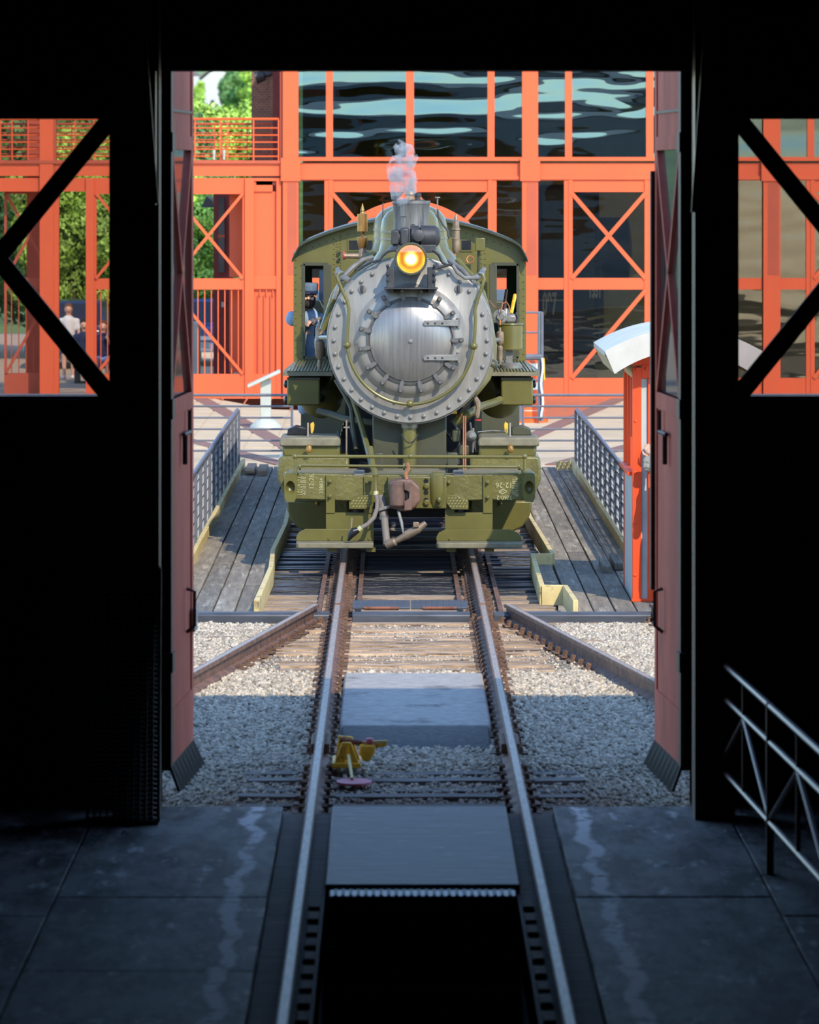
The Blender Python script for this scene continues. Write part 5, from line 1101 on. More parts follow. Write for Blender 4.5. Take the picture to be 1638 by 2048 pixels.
MB().prism([(PX(751,FY+1.5),PZ(316,FY+1.5)),(PX(770,FY+1.5),PZ(316,FY+1.5)),(PX(768,FY+1.5),PZ(281,FY+1.5)),(PX(753,FY+1.5),PZ(281,FY+1.5))],FY+1.5,FY+1.53).build('front_board', m_['yellow'], fs)
MB().prism([(PX(752,FY+1.7),PZ(316,FY+1.7)),(PX(769,FY+1.7),PZ(316,FY+1.7)),(PX(768,FY+1.6),PZ(282,FY+1.6)),(PX(753,FY+1.6),PZ(282,FY+1.6))],FY+1.62,FY+1.65).build('back_board', m_['yellow'], fs)
MB().prism([(PX(757,FY+1.5),PZ(306,FY+1.5)),(PX(764,FY+1.5),PZ(306,FY+1.5)),(PX(760.5,FY+1.5),PZ(296,FY+1.5))],FY+1.49,FY+1.5).build('warning_mark', m_['ironblk'], fs)
# orange arch standing behind the engine
m_['navyweb'] = M('dark_blue_panel', (30,34,48), .6, var=.1)
ya = 79.0; t = thing('orange_arch', 'curved orange steel arch rising just behind the locomotive cab', 'arch', (0,ya,DZ))
def ay_(d): return 400+.003*d*d+(max(0,abs(d)-120)/8)**2*7
ot = [(PX(818+d,ya),PZ(ay_(d),ya)) for d in range(-128,129,8)]; it_ = [(PX(818+d*.97,ya),PZ(ay_(d)+ (26 if abs(d)<112 else 26-(abs(d)-112)*1.2),ya)) for d in range(-128,129,8)][::-1]
MB().prism(ot+it_,ya-.15,ya+.15).build('arch_band', m_['orange'], t)
MB().prism([(PX(818+d*.9,ya),PZ(ay_(d*.9)+20,ya)) for d in range(-120,121,8)]+[(PX(818+108,ya),PZ(490,ya)),(PX(818-108,ya),PZ(490,ya))],ya+.02,ya+.1).build('arch_web', m_['navyweb'], t)
for s in (-1,1): MB().box(PX(818+s*112,ya)-.07,PX(818+s*112,ya)+.07,ya-.07,ya+.07,DZ,PZ(455,ya)).build('leg', m_['orange'], t)

# ---- bridge walkway and gateway on the open side
BR = thing('walkway_bridge', 'orange steel upper walkway with railings joining the museum building', 'walkway', (PX(300,FY),FY,GB))
def gb(nm,x0,x1,y0,y1,d0=0.,d1=.25,mt='orange',par=None,bev=0): return MB().box(PX(x0,FY),PX(x1,FY),FY+d0,FY+d1,PZ(y1,FY),PZ(y0,FY)).build(nm,m_[mt],par or BR,bev,0)
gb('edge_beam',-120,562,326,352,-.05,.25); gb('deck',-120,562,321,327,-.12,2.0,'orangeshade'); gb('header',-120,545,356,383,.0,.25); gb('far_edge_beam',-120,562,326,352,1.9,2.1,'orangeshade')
for a,b in ((80,107),): gb('tall_column',a,b,100,BASE,-.1,.25)
gb('tall_column',107,112,100,380,-.06,.2,'orangeshade'); gb('far_column',40,66,100,BASE,1.9,2.2,'orangeshade'); gb('gate_post',106,118,356,BASE,-.06,.2); gb('gate_post',172,188,356,BASE,-.06,.2); gb('gate_post',490,508,356,BASE,-.06,.2)
gb('solid_panel',508,560,383,560,.05,.2); gb('solid_panel',508,560,575,752,.05,.2); gb('panel_rail',505,562,552,578,-.03,.2); gb('panel_rail',505,562,356,362,-.04,.2); gb('panel_apron',505,562,748,BASE,-.03,.2); gb('panel_stile',553,562,356,BASE,-.05,.2)
gb('panel_gap',512,556,362,370,.0,.05,'darkred')
for px in (515,527,540): gb('panel_rib',px,px+2,590,750,.0,.05,'orangeshade')
for px in (519,532,545): gb('panel_bar',px,px+2,577,592,-.01,.03)
def bridge_rail(y, dx, mt, top):
    for py in [top]+[top+18+14.2*k for k in range(5)]: MB().tube([(PX(-120,FY),y,PZ(py,FY)),(PX(557-dx,FY),y,PZ(py,FY))],.028 if py==top else .016,6).build('rail', m_[mt], BR)
    for px in (-60,0,24,56,110,150,188,230,290,340,390,441,455,507,557):
        MB().box(PX(px-dx,FY)-.014,PX(px-dx,FY)+.014,y-.014,y+.014,PZ(323,FY),PZ(top,FY)).build('baluster', m_[mt], BR)
bridge_rail(FY+.05, 0, 'orange', 238); bridge_rail(FY+1.9, 18, 'orangeshade', 246)
for px in (448,428): MB().lathe(Q(px,300,FY-.08),(0,0,-1),[(0,.035),(.1,.03),(.11,.025),(.2,.025)],10).build('lamp', m_['signw'], BR)
def gate(label, x0, x1, mirror, mt='orange', d=.0):
    t = thing('gate_leaf', label, 'gate', (PX((x0+x1)/2,FY),FY,GB), 'braced gate leaves')
    g = lambda nm,a,b,c,e,d0=0.,d1=.08,m2=mt: gb(nm,a,b,c,e,d+d0,d+d1,m2,t)
    g('stile',x0,x0+5,383,BASE-4); g('stile',x1-5,x1,383,BASE-4); g('rail',x0+5,x1-5,383,388,.002,.078); g('rail',x0+5,x1-5,557,579,.002,.078); g('kick_panel',x0,x1,748,BASE-4,-.02,.08)
    for ib,(p,q) in enumerate((((x0+4,387),(x1-4,557)),((x1-4,387),(x0+4,557)),((x0+4,582),(x1-4,748)) if not mirror else ((x1-4,582),(x0+4,748)))):
        MB().bar((PX(p[0],FY),FY+d-.025-.008*ib,PZ(p[1],FY)),(PX(q[0],FY),FY+d-.025-.008*ib,PZ(q[1],FY)),.04,.06).build('brace', m_[mt], t, 0, 0)
    n = int((x1-x0)/13)
    for k in range(1,n): px = x0+(x1-x0)*k/n; MB().box(PX(px,FY)-.011,PX(px,FY)+.011,FY+d+.03,FY+d+.05,PZ(750,FY),PZ(578,FY)).build('bar', m_[mt], t)
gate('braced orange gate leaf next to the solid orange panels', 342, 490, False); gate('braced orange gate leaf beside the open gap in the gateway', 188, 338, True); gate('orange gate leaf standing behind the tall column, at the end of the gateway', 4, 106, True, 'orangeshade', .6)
gb('inner_panel',456,488,388,556,.9,1.1,'orange'); gb('inner_panel',456,488,579,748,.9,1.1,'orange'); gb('inner_panel',76,106,388,748,1.2,1.4,'orange')

# ---- brick and dark red buildings behind the walkway
t = thing('brick_building', 'brown brick building rising behind the upper walkway', 'building', (PX(528,111),113,GB))
MB().box(PX(503,113),PX(552,113),113,124,GB,7.4).build('brick_wall', m_['brick'], t); MB().box(PX(540,112.6),PX(557,112.6),112.4,112.9,GB,7.4).build('quoin_strip', m_['brick'], t); MB().box(PX(546,112),PX(566,112),112,124,GB,7.4).build('red_pier', m_['darkred'], t)
MB().lathe(Q(530,150,112.4),(-1,.0,-.3),[(-.15,.06),(0,.07),(.02,.12),(.22,.15),(.24,.1)],14).build('flood_lamp', m_['ironblk'], t)
t = thing('gatehouse', 'dark red gatehouse wall with a tall window, seen through the gate bars', 'building', (PX(440,112),112,GB))
MB().box(PX(427,112),PX(462,112),112,113.5,GB,PZ(385,112)).build('wall', m_['darkred'], t); MB().box(PX(437,112),PX(449,112),111.95,112,PZ(545,112),PZ(395,112)).build('window', m_['darkglass'], t); MB().box(PX(436,112),PX(450,112),111.93,111.96,PZ(475,112),PZ(470,112)).build('glazing_bar', m_['orangeshade'], t)
MB().prism([(PX(402,114),PZ(415,114)),(PX(428,114),PZ(415,114)),(PX(424,114),PZ(402,114)),(PX(413,114),PZ(392,114))],114,116).build('lantern_roof', m_['ironblk'], t); MB().box(PX(443,111.9),PX(449,111.9),111.8,111.95,PZ(614,111.9),PZ(604,111.9)).build('meter', m_['signw'], t)

# ---- tilted exhibit panel, drum, access ladder
yy = 93.0; t = thing('exhibit_panel', 'white pedestal exhibit panel with a tilted face beyond the pit railing', 'exhibit panel', (PX(534,yy),yy,GB))
MB().box(PX(521,yy),PX(542,yy),yy-.12,yy+.12,GB,PZ(758,yy)).build('pedestal', m_['signw'], t, bevel=.01)
MB().lathe((PX(532,yy),yy,GB),(0,0,1),[(0,.3),(.05,.29),(.14,.2),(.18,.14)],20).build('foot', m_['signw'], t)
MB().bar(Q(496,772,yy),Q(560,742,yy),.6,.06,up=(0,0,1)).build('tilted_face', m_['signw'], t, bevel=.012)
yy = 95.5; t = thing('traffic_drum', 'orange traffic drum with white reflective bands beside the ladder', 'traffic drum', (PX(1058,yy),yy,GB))
pr = [(0,.36),(.06,.36),(.07,.29),(.3,.285),(.6,.265),(.9,.245),(1.12,.23),(1.16,.15)]
MB().lathe((PX(1058,yy),yy,GB),(0,0,1),pr,28).build('body', m_['drumo'], t)
for z0 in (.22,.62,.98): MB().lathe((PX(1058,yy),yy,GB+z0),(0,0,1),[(0,.298-z0*.05),(.13,.292-z0*.05)],28,cap=False).build('reflective_band', m_['drumw'], t)
yy = 95.0; t = thing('access_ladder', 'dark blue grey steel access ladder standing beside the locomotive cab', 'ladder', (PX(1066,yy),yy,GB))
for px in (1040,1078,1084): MB().tube([Q(px,842,yy),Q(px,624,yy)],.03,8).build('upright', m_['railing'], t)
for py,r_ in ((625,.022),(665,.02),(714,.06),(760,.02)): MB().tube([Q(1040,py,yy),Q(1084,py,yy)],r_,8).build('rung', m_['railing'], t)
rope = MB().tube([Q(1084+2*math.sin(k*.9),716+k*10,yy-.1) for k in range(13)],.02,6).build('rope', m_['drumw'], t); MB().tube([Q(1088,716,yy-.05),Q(1089,760,yy-.05)],.012,6).build('yellow_cord', m_['yellow'], t)

# ---- trees
def tree(label, x, y, h, r, zc, n, mt, leaf=.16, trunk=True, seed=1, name='leafy_tree', grp=None):
    rs = np.random.RandomState(seed); t = thing(name, label, 'tree' if name!='leafy_bush' else 'bush', (x,y,GB), grp)
    nb_ = 26; cs = rs.normal(0,1,(nb_,3)); cs /= np.linalg.norm(cs,axis=1)[:,None]; cs *= (rs.uniform(.25,.85,nb_)**.6)[:,None]; cs[:,0] *= r; cs[:,1] *= r*.8; cs[:,2] *= h/2; cs += np.array([x,y,zc])
    br = rs.uniform(.28,.5,nb_)*min(r,h/2)
    k = rs.randint(0,nb_,n); d = rs.normal(0,1,(n,3)); d /= np.linalg.norm(d,axis=1)[:,None]
    c = cs[k]+d*(br[k]*rs.uniform(.75,1.08,n))[:,None]
    a = rs.normal(0,1,(n,3)); a -= d*(a*d).sum(1)[:,None]*.6; a /= np.linalg.norm(a,axis=1)[:,None]; b = np.cross(a,d+rs.normal(0,.4,(n,3))); b /= np.linalg.norm(b,axis=1)[:,None]
    s = leaf*rs.uniform(.6,1.3,n)[:,None]
    V = np.stack([c-a*s,c+b*s*.55,c+a*s,c-b*s*.55],1).reshape(-1,3)
    me = bpy.data.meshes.new('foliage'); me.vertices.add(4*n); me.vertices.foreach_set('co',V.ravel().astype(np.float32)); me.loops.add(4*n); me.loops.foreach_set('vertex_index',np.arange(4*n,dtype=np.int32)); me.polygons.add(n); me.polygons.foreach_set('loop_start',np.arange(0,4*n,4,dtype=np.int32)); me.update(calc_edges=True)
    stuff(link('foliage', me, mt, t))
    if trunk:
        tm = MB().tube([(x,y,GB),(x+.05,y,zc*.5),(x,y,zc)],[.14,.11,.05],8)
        for q in range(4): tm.tube([(x,y,zc*.6+q*.2),tuple(cs[q])],[.06,.02],6)
        tm.build('trunk', m_['bark'], t)
T = tree
T('bright green tree filling the open gap of the gateway', PX(140,128), 128, 5.2, 1.5, 3.2, 24000, m_['leaf'], .075, seed=1, grp='trees beyond the gateway')
T('dark green tree above the parked blue car with visible plate', PX(60,134), 134, 6.5, 2.2, 3.8, 22000, m_['leafdk'], .09, seed=2, grp='trees beyond the gateway')
T('mid green tree behind the gate leaf beside the gap', PX(215,132), 132, 5.8, 1.9, 3.6, 24000, m_['leaf'], .08, seed=3, grp='trees beyond the gateway')
T('green tree hidden partly by the open maroon door leaf', PX(310,130), 130, 5.8, 2.0, 3.6, 18000, m_['leafdk'], .09, seed=4, grp='trees beyond the gateway')
T('bright green tree behind the gate next to the lantern roof', PX(392,127), 127, 4.2, 1.3, 2.7, 24000, m_['leaf'], .065, seed=5, grp='trees beyond the gateway')
T('dark tree at the outer edge of the window view', PX(-40,130), 130, 6.5, 2.0, 3.8, 7000, m_['leafdk'], .14, seed=6, grp='trees beyond the gateway')
for k,(px,lb) in enumerate(((20,'far hedge bush seen between walkway balusters at the end of the frame'),(130,'far hedge bush seen above the gateway gap'),(200,'far hedge bush seen behind the walkway near the dark column'),(400,'sunlit hedge bush seen between walkway balusters beside the door leaf'),(448,'sunlit hedge bush seen between walkway balusters under the white house'),(490,'sunlit hedge bush seen between walkway balusters beside the brick wall'))):
    T(lb, PX(px,170), 170, 2.6, 1.6, 5.6, 12000, m_['leaf'], .08, True, 20+k, 'leafy_bush', 'hedge bushes')
# white house and trees high on the hill
hy = 900.; t = thing('hillside_house', 'white gabled house high on the hill behind the trees', 'house', (PX(430,hy),hy,14))
zb_ = PZ(236,hy)
MB().prism([(PX(403,hy),zb_),(PX(466,hy),zb_),(PX(466,hy),PZ(165,hy)),(PX(440,hy),PZ(128,hy)),(PX(403,hy),PZ(160,hy))],hy,hy+9).build('wall', m_['housew'], t)
MB().prism([(PX(398,hy),PZ(158,hy)),(PX(440,hy),PZ(122,hy)),(PX(472,hy),PZ(165,hy)),(PX(472,hy),PZ(161,hy)),(PX(440,hy),PZ(117,hy)),(PX(398,hy),PZ(154,hy))],hy-.4,hy+9.4).build('roof', m_['roofg'], t)
for (px,py,w_,h_) in ((442.5,170,4,4.5),(442.5,176.5,5,5),(425,205,7,10),(442.5,204,5,7)): MB().box(PX(px-w_/2,hy),PX(px+w_/2,hy),hy-.08,hy,PZ(py+h_/2,hy),PZ(py-h_/2,hy)).build('window', m_['darkglass'], t)
MB().box(PX(430,hy),PX(500,hy),hy-12,hy-11.6,PZ(233,hy-12),PZ(225,hy-12)).build('garden_wall', m_['housew'], t)
t2 = thing('hillside_neighbour', 'pale house edge with a grey roof beside the door leaf, on the hill', 'house', (PX(388,hy),hy+15,14))
MB().box(PX(370,hy+15),PX(398,hy+15),hy+15,hy+22,PZ(240,hy+15),PZ(150,hy+15)).build('wall', m_['housew'], t2); MB().prism([(PX(368,hy+15),PZ(152,hy+15)),(PX(384,hy+15),PZ(130,hy+15)),(PX(400,hy+15),PZ(152,hy+15))],hy+15,hy+22).build('roof', m_['roofg'], t2)
T('large dark green tree beside the white house on the hill', PX(486,880), 880, 9, 4.2, PZ(185,880), 9000, m_['leafdk'], .5, True, 41, grp='hill trees')
T('tall light green tree behind the brick building corner', PX(505,870), 870, 7, 3.0, PZ(160,870), 6000, m_['leaf'], .45, True, 42, grp='hill trees')
T('narrow green cypress tree in front of the white house wall', PX(399,860), 860, 6.5, 1.0, PZ(195,860), 5000, m_['leaf'], .35, True, 43, grp='hill trees')
T('low green shrubbery below the white house', PX(410,840), 840, 2.2, 4.0, PZ(232,840), 6000, m_['leafdk'], .35, False, 44, 'leafy_bush', 'hill bushes')
T('low green shrubbery below the large hill tree', PX(480,840), 840, 2.2, 4.0, PZ(240,840), 6000, m_['leaf'], .35, False, 45, 'leafy_bush', 'hill bushes')
# ---- parked cars
def car(label, cx, cy, mt, rear=False):
    t = thing('parked_car', label, 'car', (cx,cy,GB))
    z = GB; w_ = .92
    MB().prism([(cx-w_,z+.35),(cx+w_,z+.35),(cx+w_,z+.85),(cx+w_*.96,z+1.0),(cx-w_*.96,z+1.0),(cx-w_,z+.85)],cy,cy+4.4).build('body', m_[mt], t, bevel=.08)
    MB().add([(cx-.86,cy+.5,z+1.0),(cx+.86,cy+.5,z+1.0),(cx+.86,cy+3.8,z+1.0),(cx-.86,cy+3.8,z+1.0),(cx-.64,cy+1.2,z+1.62),(cx+.64,cy+1.2,z+1.62),(cx+.64,cy+3.3,z+1.62),(cx-.64,cy+3.3,z+1.62)],[(0,3,2,1),(4,5,6,7),(0,1,5,4),(1,2,6,5),(2,3,7,6),(3,0,4,7)]).build('cabin', m_[mt], t, bevel=.04)
    MB().add([(cx-.74,cy+.56,z+1.06),(cx+.74,cy+.56,z+1.06),(cx+.6,cy+1.1,z+1.56),(cx-.6,cy+1.1,z+1.56),(cx-.74,cy+.66,z+1.06),(cx+.74,cy+.66,z+1.06),(cx+.6,cy+1.2,z+1.56),(cx-.6,cy+1.2,z+1.56)],[(0,1,2,3),(4,7,6,5),(0,4,5,1),(1,5,6,2),(2,6,7,3),(3,7,4,0)]).build('windscreen', m_['darkglass'], t)
    MB().box(cx-.9,cx+.9,cy-.06,cy+.05,z+.35,z+.58).build('bumper', m_['chrome'] if rear else m_[mt], t, bevel=.03); MB().box(cx-.26,cx+.26,cy-.08,cy-.06,z+.45,z+.6).build('number_plate', m_['signw'], t)
    for s in (-1,1):
        MB().box(cx+s*.78-.12,cx+s*.78+.12,cy-.03,cy+.02,z+.68,z+.88).build('lamp', m_['redlamp'] if rear else m_['chrome'], t, bevel=.02)
        for q in (.8,3.5): MB().lathe((cx+s*.8,cy+q,z+.33),(s,0,0),[(0,.33),(.16,.33),(.17,.2),(.18,.18)],20).build('wheel', m_['tyre'], t)
    MB().box(cx-.7,cx+.7,cy-.04,cy,z+.64,z+.74).build('grille', m_['chrome'], t)
car('blue car facing out, parked behind the gateway gap', PX(142,122), 122, 'cardark'); car('lighter blue car with red tail lamps parked behind the gate bars', PX(398,124), 124, 'carblue', True)
tag(MB().box(PX(378,118),PX(398,118),118,119,GB,PZ(645,118)).build('white_planter', m_['signw'], bevel=.03), 'white box planter standing in front of the lighter blue car', 'planter')
# ================================================================== PEOPLE AND STEAM
m_['skin'] = M('skin', (226,174,146), .55, var=.06, scale=6); m_['skintan'] = M('skin_tan', (210,160,134), .55, var=.06, scale=6)  # second skin is a slightly darker tan tone
m_['denim'] = M('blue_denim', (134,156,182), .85, var=.16, scale=9, bump=.5, bscale=14); m_['denimdk'] = M('dark_denim', (44,56,84), .85, var=.15, scale=9)
m_['capblue'] = M('striped_cap_blue', (92,112,136), .85, var=.3, scale=18, stretch=(6,6,.2)); m_['beard'] = M('dark_beard', (48,36,32), .9, var=.3, scale=40)
m_['hairbr'] = M('brown_hair', (104,70,48), .8, var=.2, scale=20); m_['glove'] = M('grey_work_glove', (134,132,126), .9, var=.3, scale=30, bump=.6, bscale=50)
m_['navy'] = M('navy_cloth', (36,46,78), .85, var=.15); m_['whitecloth'] = M('white_cloth', (224,222,218), .85, var=.06); m_['shorts'] = M('pale_blue_shorts', (150,170,206), .85, var=.1); m_['redcloth'] = M('maroon_cloth', (96,34,40), .85, var=.12)
def body(name, caps, balls, mat, parent, vox=.014, sm=6):
    mb = MB()
    for c in caps:                       # (p, q, r0, r1): tapered limb with round ends
        p,q,r0,r1 = Vector(c[0]),Vector(c[1]),c[2],c[3]
        mb.tube([p,q],[r0,r1],12); mb.ball(p,r0,12,8); mb.ball(q,r1,12,8)
    for c,r in balls: mb.ball(c,r,16,12)
    me = mb.mesh(name,0); me.shade_smooth(); o = link(name, me, mat, parent)
    rm = o.modifiers.new('remesh','REMESH'); rm.mode = 'VOXEL'; rm.voxel_size = vox; rm.use_smooth_shade = True
    s = o.modifiers.new('smooth','SMOOTH'); s.factor = .5; s.iterations = sm
    return o
V = Vector
def head_balls(h, s, f):                 # h: head centre, s: head half height, f: facing unit vector
    r = V((-f.y,f.x,0)); up = V((0,0,1))
    b = [(h+up*.1*s,(s*.74,s*.8,s*.86)),(h-up*.42*s+f*.16*s,(s*.55,s*.55,s*.55)),(h+f*.82*s-up*.12*s,(s*.13,s*.13,s*.22)),(h+f*.9*s-up*.22*s,(s*.14,s*.14,s*.1)),(h+f*.66*s+up*.12*s,(s*.5,s*.2,s*.1))]
    for q in (-1,1): b += [(h+r*q*.75*s-up*.05*s,(s*.13,s*.15,s*.24)),(h+f*.62*s+r*q*.34*s-up*.2*s,(s*.24,s*.2,s*.2))]
    return b
def eyes(h,s,f,parent):
    r = V((-f.y,f.x,0))
    for q in (-1,1): MB().ball(h+f*.78*s+r*q*.3*s+V((0,0,.0*s)),(.12*s,.09*s,.075*s),10,6).build('eye', m_['beard'], parent)
    MB().ball(h+f*.76*s-V((0,0,.48*s)),(.24*s,.08*s,.06*s),10,6).build('mouth', m_['redcloth'], parent)
# ---- engineer at the cab window
pr = thing('person', 'bearded person in blue denim and a striped cap leaning at the cab window', 'person', (PX(616,66.1),66.1,zr0))
H = Q(616,592,65.78); s = .135; fdir = V((.1,-1,-.05)).normalized()
neck = H-V((0,-.02,.16)); ch = H-V((-.02,-.06,.42)); hip = H-V((-.06,-.25,.92))
shL = ch+V((-.22,0,.12)); shR = ch+V((.25,.0,.1)); elL = V((PX(583,66.3),66.3,PZ(632,66.3))); haL = Q(622,645,65.7); elR = ch+V((.26,-.06,-.22)); haR = Q(632,640,65.66)
kneeR = hip+V((.15,-.4,-.1)); footR = kneeR+V((0,.05,-.45)); kneeL = hip+V((-.12,-.4,-.1)); footL = kneeL+V((0,.05,-.45))
b_ = body('body', [(neck,H-V((0,0,.06)),.06,.06),(ch,hip,.14,.14),(shL,elL,.05,.042),(elL,haL,.042,.03),(shR,elR,.05,.042),(elR,haR,.042,.03),(shL,shR,.06,.06)], head_balls(H,s,fdir), m_['skin'], pr, .011, 3)
eyes(H,s,fdir,b_)
def hand(p, d, up, mat, parent, name='hand', sc=1.):
    # palm, four bent fingers and a thumb leaving the side of the palm
    d = V(d).normalized(); up = V(up).normalized(); sd2 = d.cross(up).normalized(); caps = []; balls = [(p+d*.045*sc,(.04*sc,.04*sc,.036*sc))]
    for k,(o_,L_) in enumerate(((-.03,.075),(-.01,.085),(.011,.08),(.03,.062))):
        a = p+d*.075*sc+sd2*o_*sc; b2 = a+d*L_*.5*sc-up*.012*sc; c2 = b2+d*L_*.3*sc-up*.035*sc; caps += [(p+d*.03*sc+sd2*o_*sc*.8,a,.012*sc,.011*sc),(a,b2,.0105*sc,.0095*sc),(b2,c2,.0095*sc,.008*sc)]
    a = p+d*.02*sc-sd2*.035*sc; b2 = a+d*.03*sc-sd2*.03*sc; c2 = b2+d*.035*sc-sd2*.004*sc-up*.015*sc; caps += [(a,b2,.014*sc,.012*sc),(b2,c2,.012*sc,.009*sc)]
    return body(name, caps, balls, mat, parent, .006, 2)
hand(haL, (.9,-.3,-.1),(0,-.3,1), m_['skin'], b_); hand(haR, (-.8,-.4,-.2),(0,-.3,1), m_['skin'], b_)
body('jacket', [(ch+V((0,0,.1)),hip,.17,.17),(shL,shR,.095,.095),(shL,elL,.08,.068),(elL,haL-(haL-elL)*.12,.068,.05),(shR,elR,.08,.07),(elR,haR-(haR-elR)*.12,.07,.05)], [], m_['denim'], pr, .014, 3)
body('trousers', [(hip,kneeR,.13,.11),(kneeR,footR,.1,.07),(hip,kneeL,.13,.11),(kneeL,footL,.1,.07)], [], m_['denim'], pr, .018, 3)
MB().lathe(H+V((0,.02,.045)),(0,0,1),[(0,s*.93),(.06,s*.97),(.1,s*1.0),(.125,s*.9),(.135,0)],28).build('cap', m_['capblue'], pr)
MB().lathe(H+V((0,.02,.02)),(0,0,1),[(0,s*.9),(.01,s*.93),(.05,s*.95),(.055,s*.9)],28).build('cap_band', m_['navy'], pr); MB().ball(H+fdir*.11+V((0,0,.036)),(.09,.055,.012),16,8).build('cap_peak', m_['navy'], pr)
body('beard', [], [(H+fdir*.05-V((0,0,.1)),(.085,.08,.062)),(H+fdir*.085-V((0,0,.048)),(.05,.03,.016)),(H+V((.083,-.02,-.05)),(.02,.05,.06)),(H+V((-.083,-.02,-.05)),(.02,.05,.06))], m_['beard'], pr, .009, 2)
sb_ = MB()
for q in (-1,1): sb_.tube([ch+V((q*.11,.02,.2)),ch+V((q*.09,-.165,.08)),ch+V((q*.08,-.17,-.1))],.02,6)
sb_.build('overall_straps', m_['denimdk'], pr)
tag(MB().box(PX(598,66),PX(650,66),66.2,66.7,zr0+.05,zr0+.62).build('cab_seat', m_['ironoil'], bevel=.03), 'black seat box inside the cab under the bearded person', 'seat')
# ---- turntable operator, hand on the cabin door post
px_ = PX(1352,53.75); oy = 53.72; fl = DZ
op = thing('person', 'person in a maroon top beside the operator cabin, hand resting on its door post', 'person', (px_,oy,fl))
Hh = V((px_,oy,fl+1.66)); f2 = V((-.8,.5,0)).normalized(); sh1 = V((px_-.17,oy+.02,fl+1.4)); sh2 = V((px_+.2,oy-.03,fl+1.4))
ha = Q(1303,912,53.95); el1 = V((px_-.2,oy-.1,fl+1.12)); el2 = V((px_+.26,oy,fl+1.1)); ha2 = V((px_+.22,oy-.14,fl+.88)); hp = V((px_,oy,fl+.95))
legs = [(hp+V((-.09,0,0)),V((px_-.12,oy-.02,fl+.5)),.085,.06),(V((px_-.12,oy-.02,fl+.5)),V((px_-.13,oy,fl+.09)),.06,.04),(hp+V((.09,0,0)),V((px_+.12,oy-.02,fl+.5)),.085,.06),(V((px_+.12,oy-.02,fl+.5)),V((px_+.13,oy,fl+.09)),.06,.04)]
ob = body('body', [(Hh-V((0,0,.2)),Hh,.055,.06),(V((px_,oy,fl+1.35)),hp,.14,.13),(sh1,sh2,.06,.06),(sh1,el1,.05,.042),(el1,ha,.042,.03),(sh2,el2,.05,.042),(el2,ha2,.042,.03)]+legs, head_balls(Hh,.125,f2), m_['skintan'], op, .013, 3)
eyes(Hh,.125,f2,ob)
hand(ha, (-.35,.35,.85),(-.3,-1,.2), m_['skintan'], ob, sc=1.05); hand(ha2, (0,-.3,-1),(-1,0,0), m_['skintan'], ob)
MB().tube([ha+V((.03,-.02,-.03)),ha+V((.045,-.022,-.055))],.038,14).build('wristwatch', m_['ironblk'], op)
body('shirt', [(V((px_,oy,fl+1.36)),hp+V((0,0,.03)),.165,.16),(sh1,sh2,.085,.085),(sh1,sh1+(el1-sh1)*.7,.07,.065),(sh2,sh2+(el2-sh2)*.7,.07,.065)], [], m_['redcloth'], op, .016, 3)
body('trousers', [(hp+V((0,0,.04)),hp,.15,.15)]+[(a,b,r0+.025,r1+.03) for a,b,r0,r1 in legs], [], m_['denimdk'], op, .016, 3)
for q in (-.13,.13): MB().ball((px_+q,oy-.06,fl+.05),(.05,.13,.055),14,8).build('boot', m_['ironblk'], op)
body('hair', [], [(Hh+V((.01,.0,.06)),(.105,.11,.09))], m_['hairbr'], op, .012, 2)
gv = thing('work_glove', 'grey work glove held against the cabin door post', 'glove', Q(1297,932,53.9))
gc = Q(1297,925,53.88); gcaps = []
for k in range(4): gcaps += [(gc+V((-.03+.022*k,0,.02)),gc+V((-.045+.028*k,-.015,-.05)),.02,.017),(gc+V((-.045+.028*k,-.015,-.05)),gc+V((-.03+.025*k,.0,-.085)),.017,.014)]
gcaps.append((gc+V((.03,-.01,.02)),gc+V((.075,-.02,-.03)),.018,.015))
body('glove_body', gcaps, [(gc+V((0,0,.02)),(.06,.035,.05))], m_['glove'], gv, .007, 2)
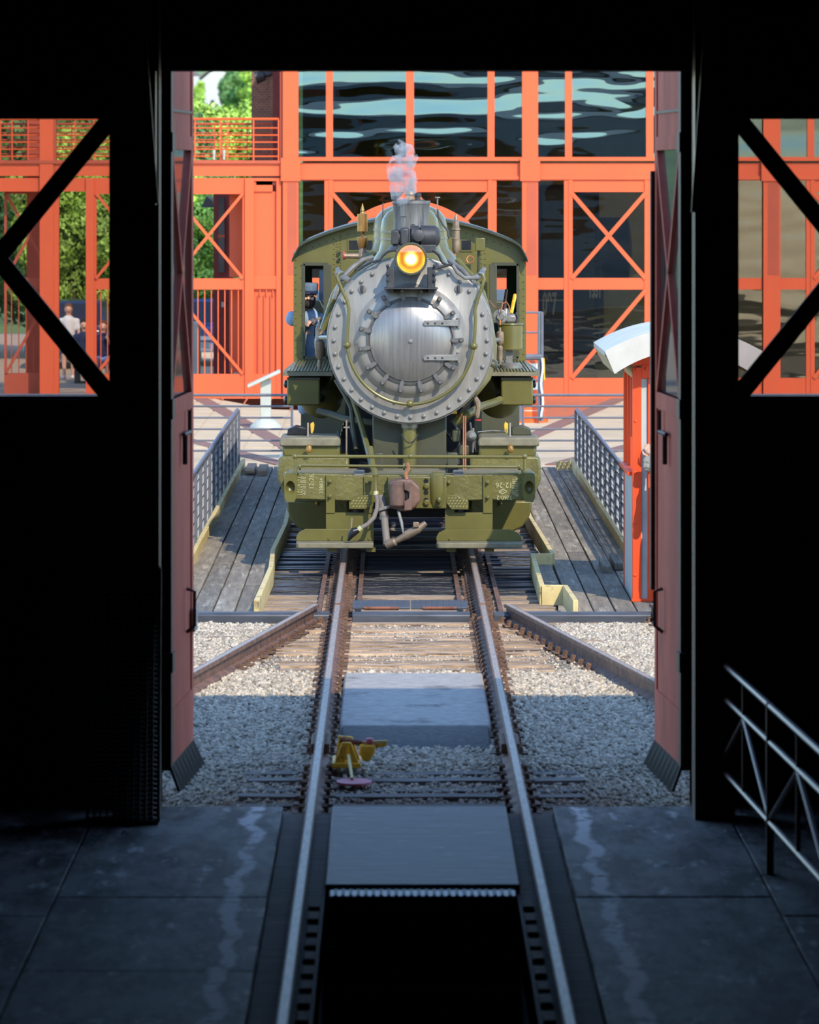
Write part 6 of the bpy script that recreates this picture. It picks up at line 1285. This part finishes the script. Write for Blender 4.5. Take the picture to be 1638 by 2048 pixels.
# ---- visitors far behind the gate
def visitor(label, px, Y, basepy, top, bottom, sit, hair, hat=None):
    x = PX(px,Y); z = GB+.001; t = thing('person', label, 'person', (x,Y,z)); hz_ = z+(1.28 if sit else 1.6)
    Hd = V((x,Y,hz_)); f = V((.1,-1,0)).normalized(); c = Hd-V((0,0,.32)); hp = V((x,Y,z+(.52 if sit else .9)))
    L = []
    for q in (-1,1):
        h0 = hp+V((q*.09,0,0)); kn = (hp+V((q*.12,-.42,0)) if sit else V((x+q*.1,Y,z+.48))); ft = V((kn.x,kn.y-.02,z+.08)); L += [(h0,kn,.085,.06),(kn,ft,.058,.04)]
    A = []
    for q in (-1,1):
        s0 = c+V((q*.19,0,.05)); e = c+V((q*.25,-.05,-.22)); hnd = c+(V((q*.1,-.22,.12)) if sit and q>0 else V((q*.2,-.2,-.4))); A += [(s0,e,.048,.04),(e,hnd,.04,.028)]
    b2 = body('body', [(Hd,c,.055,.06),(c,hp,.13,.13),(c+V((-.19,0,.05)),c+V((.19,0,.05)),.055,.055)]+A+L, head_balls(Hd,.12,f), m_['skintan'], t, .022, 2)
    for q in (1,3): hand(V(A[q][1]), (0,-.4,-1),(-1,0,0), m_['skintan'], b2)
    eyes(Hd,.12,f,b2)
    body('top', [(c+V((0,0,.04)),hp+V((0,0,.04)),.155,.15),(c+V((-.19,0,.05)),c+V((.19,0,.05)),.075,.075)]+[(A[0][0],A[0][0]+(A[0][1]-A[0][0])*.6,.065,.06),(A[2][0],A[2][0]+(A[2][1]-A[2][0])*.6,.065,.06)], [], m_[top], t, .024, 2)
    body('shorts', [(hp,hp+V((0,0,.06)),.15,.14)]+[(L[i][0],L[i][0]+(L[i][1]-L[i][0])*.6,.105,.09) for i in (0,2)], [], m_[bottom], t, .024, 2)
    body('hair', [], [(Hd+V((0,.03,.05)),(.105,.11,.1)),(Hd+V((0,.07,-.1)),(.1,.06,.16))], m_[hair], t, .02, 2)
    for q in (0,2): MB().ball(V(L[q+1][1])+V((0,-.06,-.03)),(.05,.12,.05),12,6).build('shoe', m_['whitecloth'], t)
    return t
visitor('long haired person in a navy top and pale shorts sitting beyond the gate', 206, 113.5, 720, 'navy','shorts', True,'hairbr')
visitor('person in a navy shirt standing half hidden by the gate post', 168, 114.5, 720, 'navy','shorts', True,'beard')
visitor('person in a white top behind the gateway gap, in front of the dark blue car', 137, 116, 700, 'whitecloth','denimdk', False,'hairbr')
bn = thing('bench', 'dark bench beyond the gate under the seated visitors', 'bench', (PX(190,114.2),114.2,GB))
MB().box(PX(150,114.2),PX(232,114.2),113.5,114.9,GB+.34,GB+.41).build('seat', m_['ironblk'], bn)
for px in (155,190,228): MB().box(PX(px,114.2)-.04,PX(px,114.2)+.04,113.7,114.7,GB,GB+.34).build('leg', m_['ironblk'], bn)
# ---- steam from the stack
def steam_mat():
    m = bpy.data.materials.new('steam'); m.use_nodes = True; n = m.node_tree.nodes; L = m.node_tree.links; n.remove(n['Principled BSDF'])
    v = n.new('ShaderNodeVolumePrincipled'); v.inputs['Color'].default_value = (.95,.96,.98,1); v.inputs['Anisotropy'].default_value = .1
    tc = n.new('ShaderNodeTexCoord'); no = n.new('ShaderNodeTexNoise'); no.inputs['Scale'].default_value = 8; no.inputs['Detail'].default_value = 5; no.inputs['Roughness'].default_value = .65; L.new(tc.outputs['Object'], no.inputs['Vector'])
    rp = n.new('ShaderNodeMapRange'); rp.inputs[1].default_value = .46; rp.inputs[2].default_value = .72; rp.inputs[3].default_value = 0; rp.inputs[4].default_value = 26; L.new(no.outputs['Fac'], rp.inputs[0])
    L.new(rp.outputs[0], v.inputs['Density']); L.new(v.outputs[0], n['Material Output'].inputs['Volume']); return m
sp2 = [(807,410,.05),(804,398,.1),(806,380,.13),(808,362,.13),(803,350,.135),(799,338,.13),(806,325,.12),(814,312,.11),(808,300,.09),(800,290,.07),(803,280,.03)]
tag(MB().tube([Q(a,b,60.05) for a,b,_ in sp2],[r*1.3 for _,_,r in sp2],14).build('steam_plume', steam_mat()), 'white wisp of steam rising from the grey smokestack', 'steam', kind='stuff')
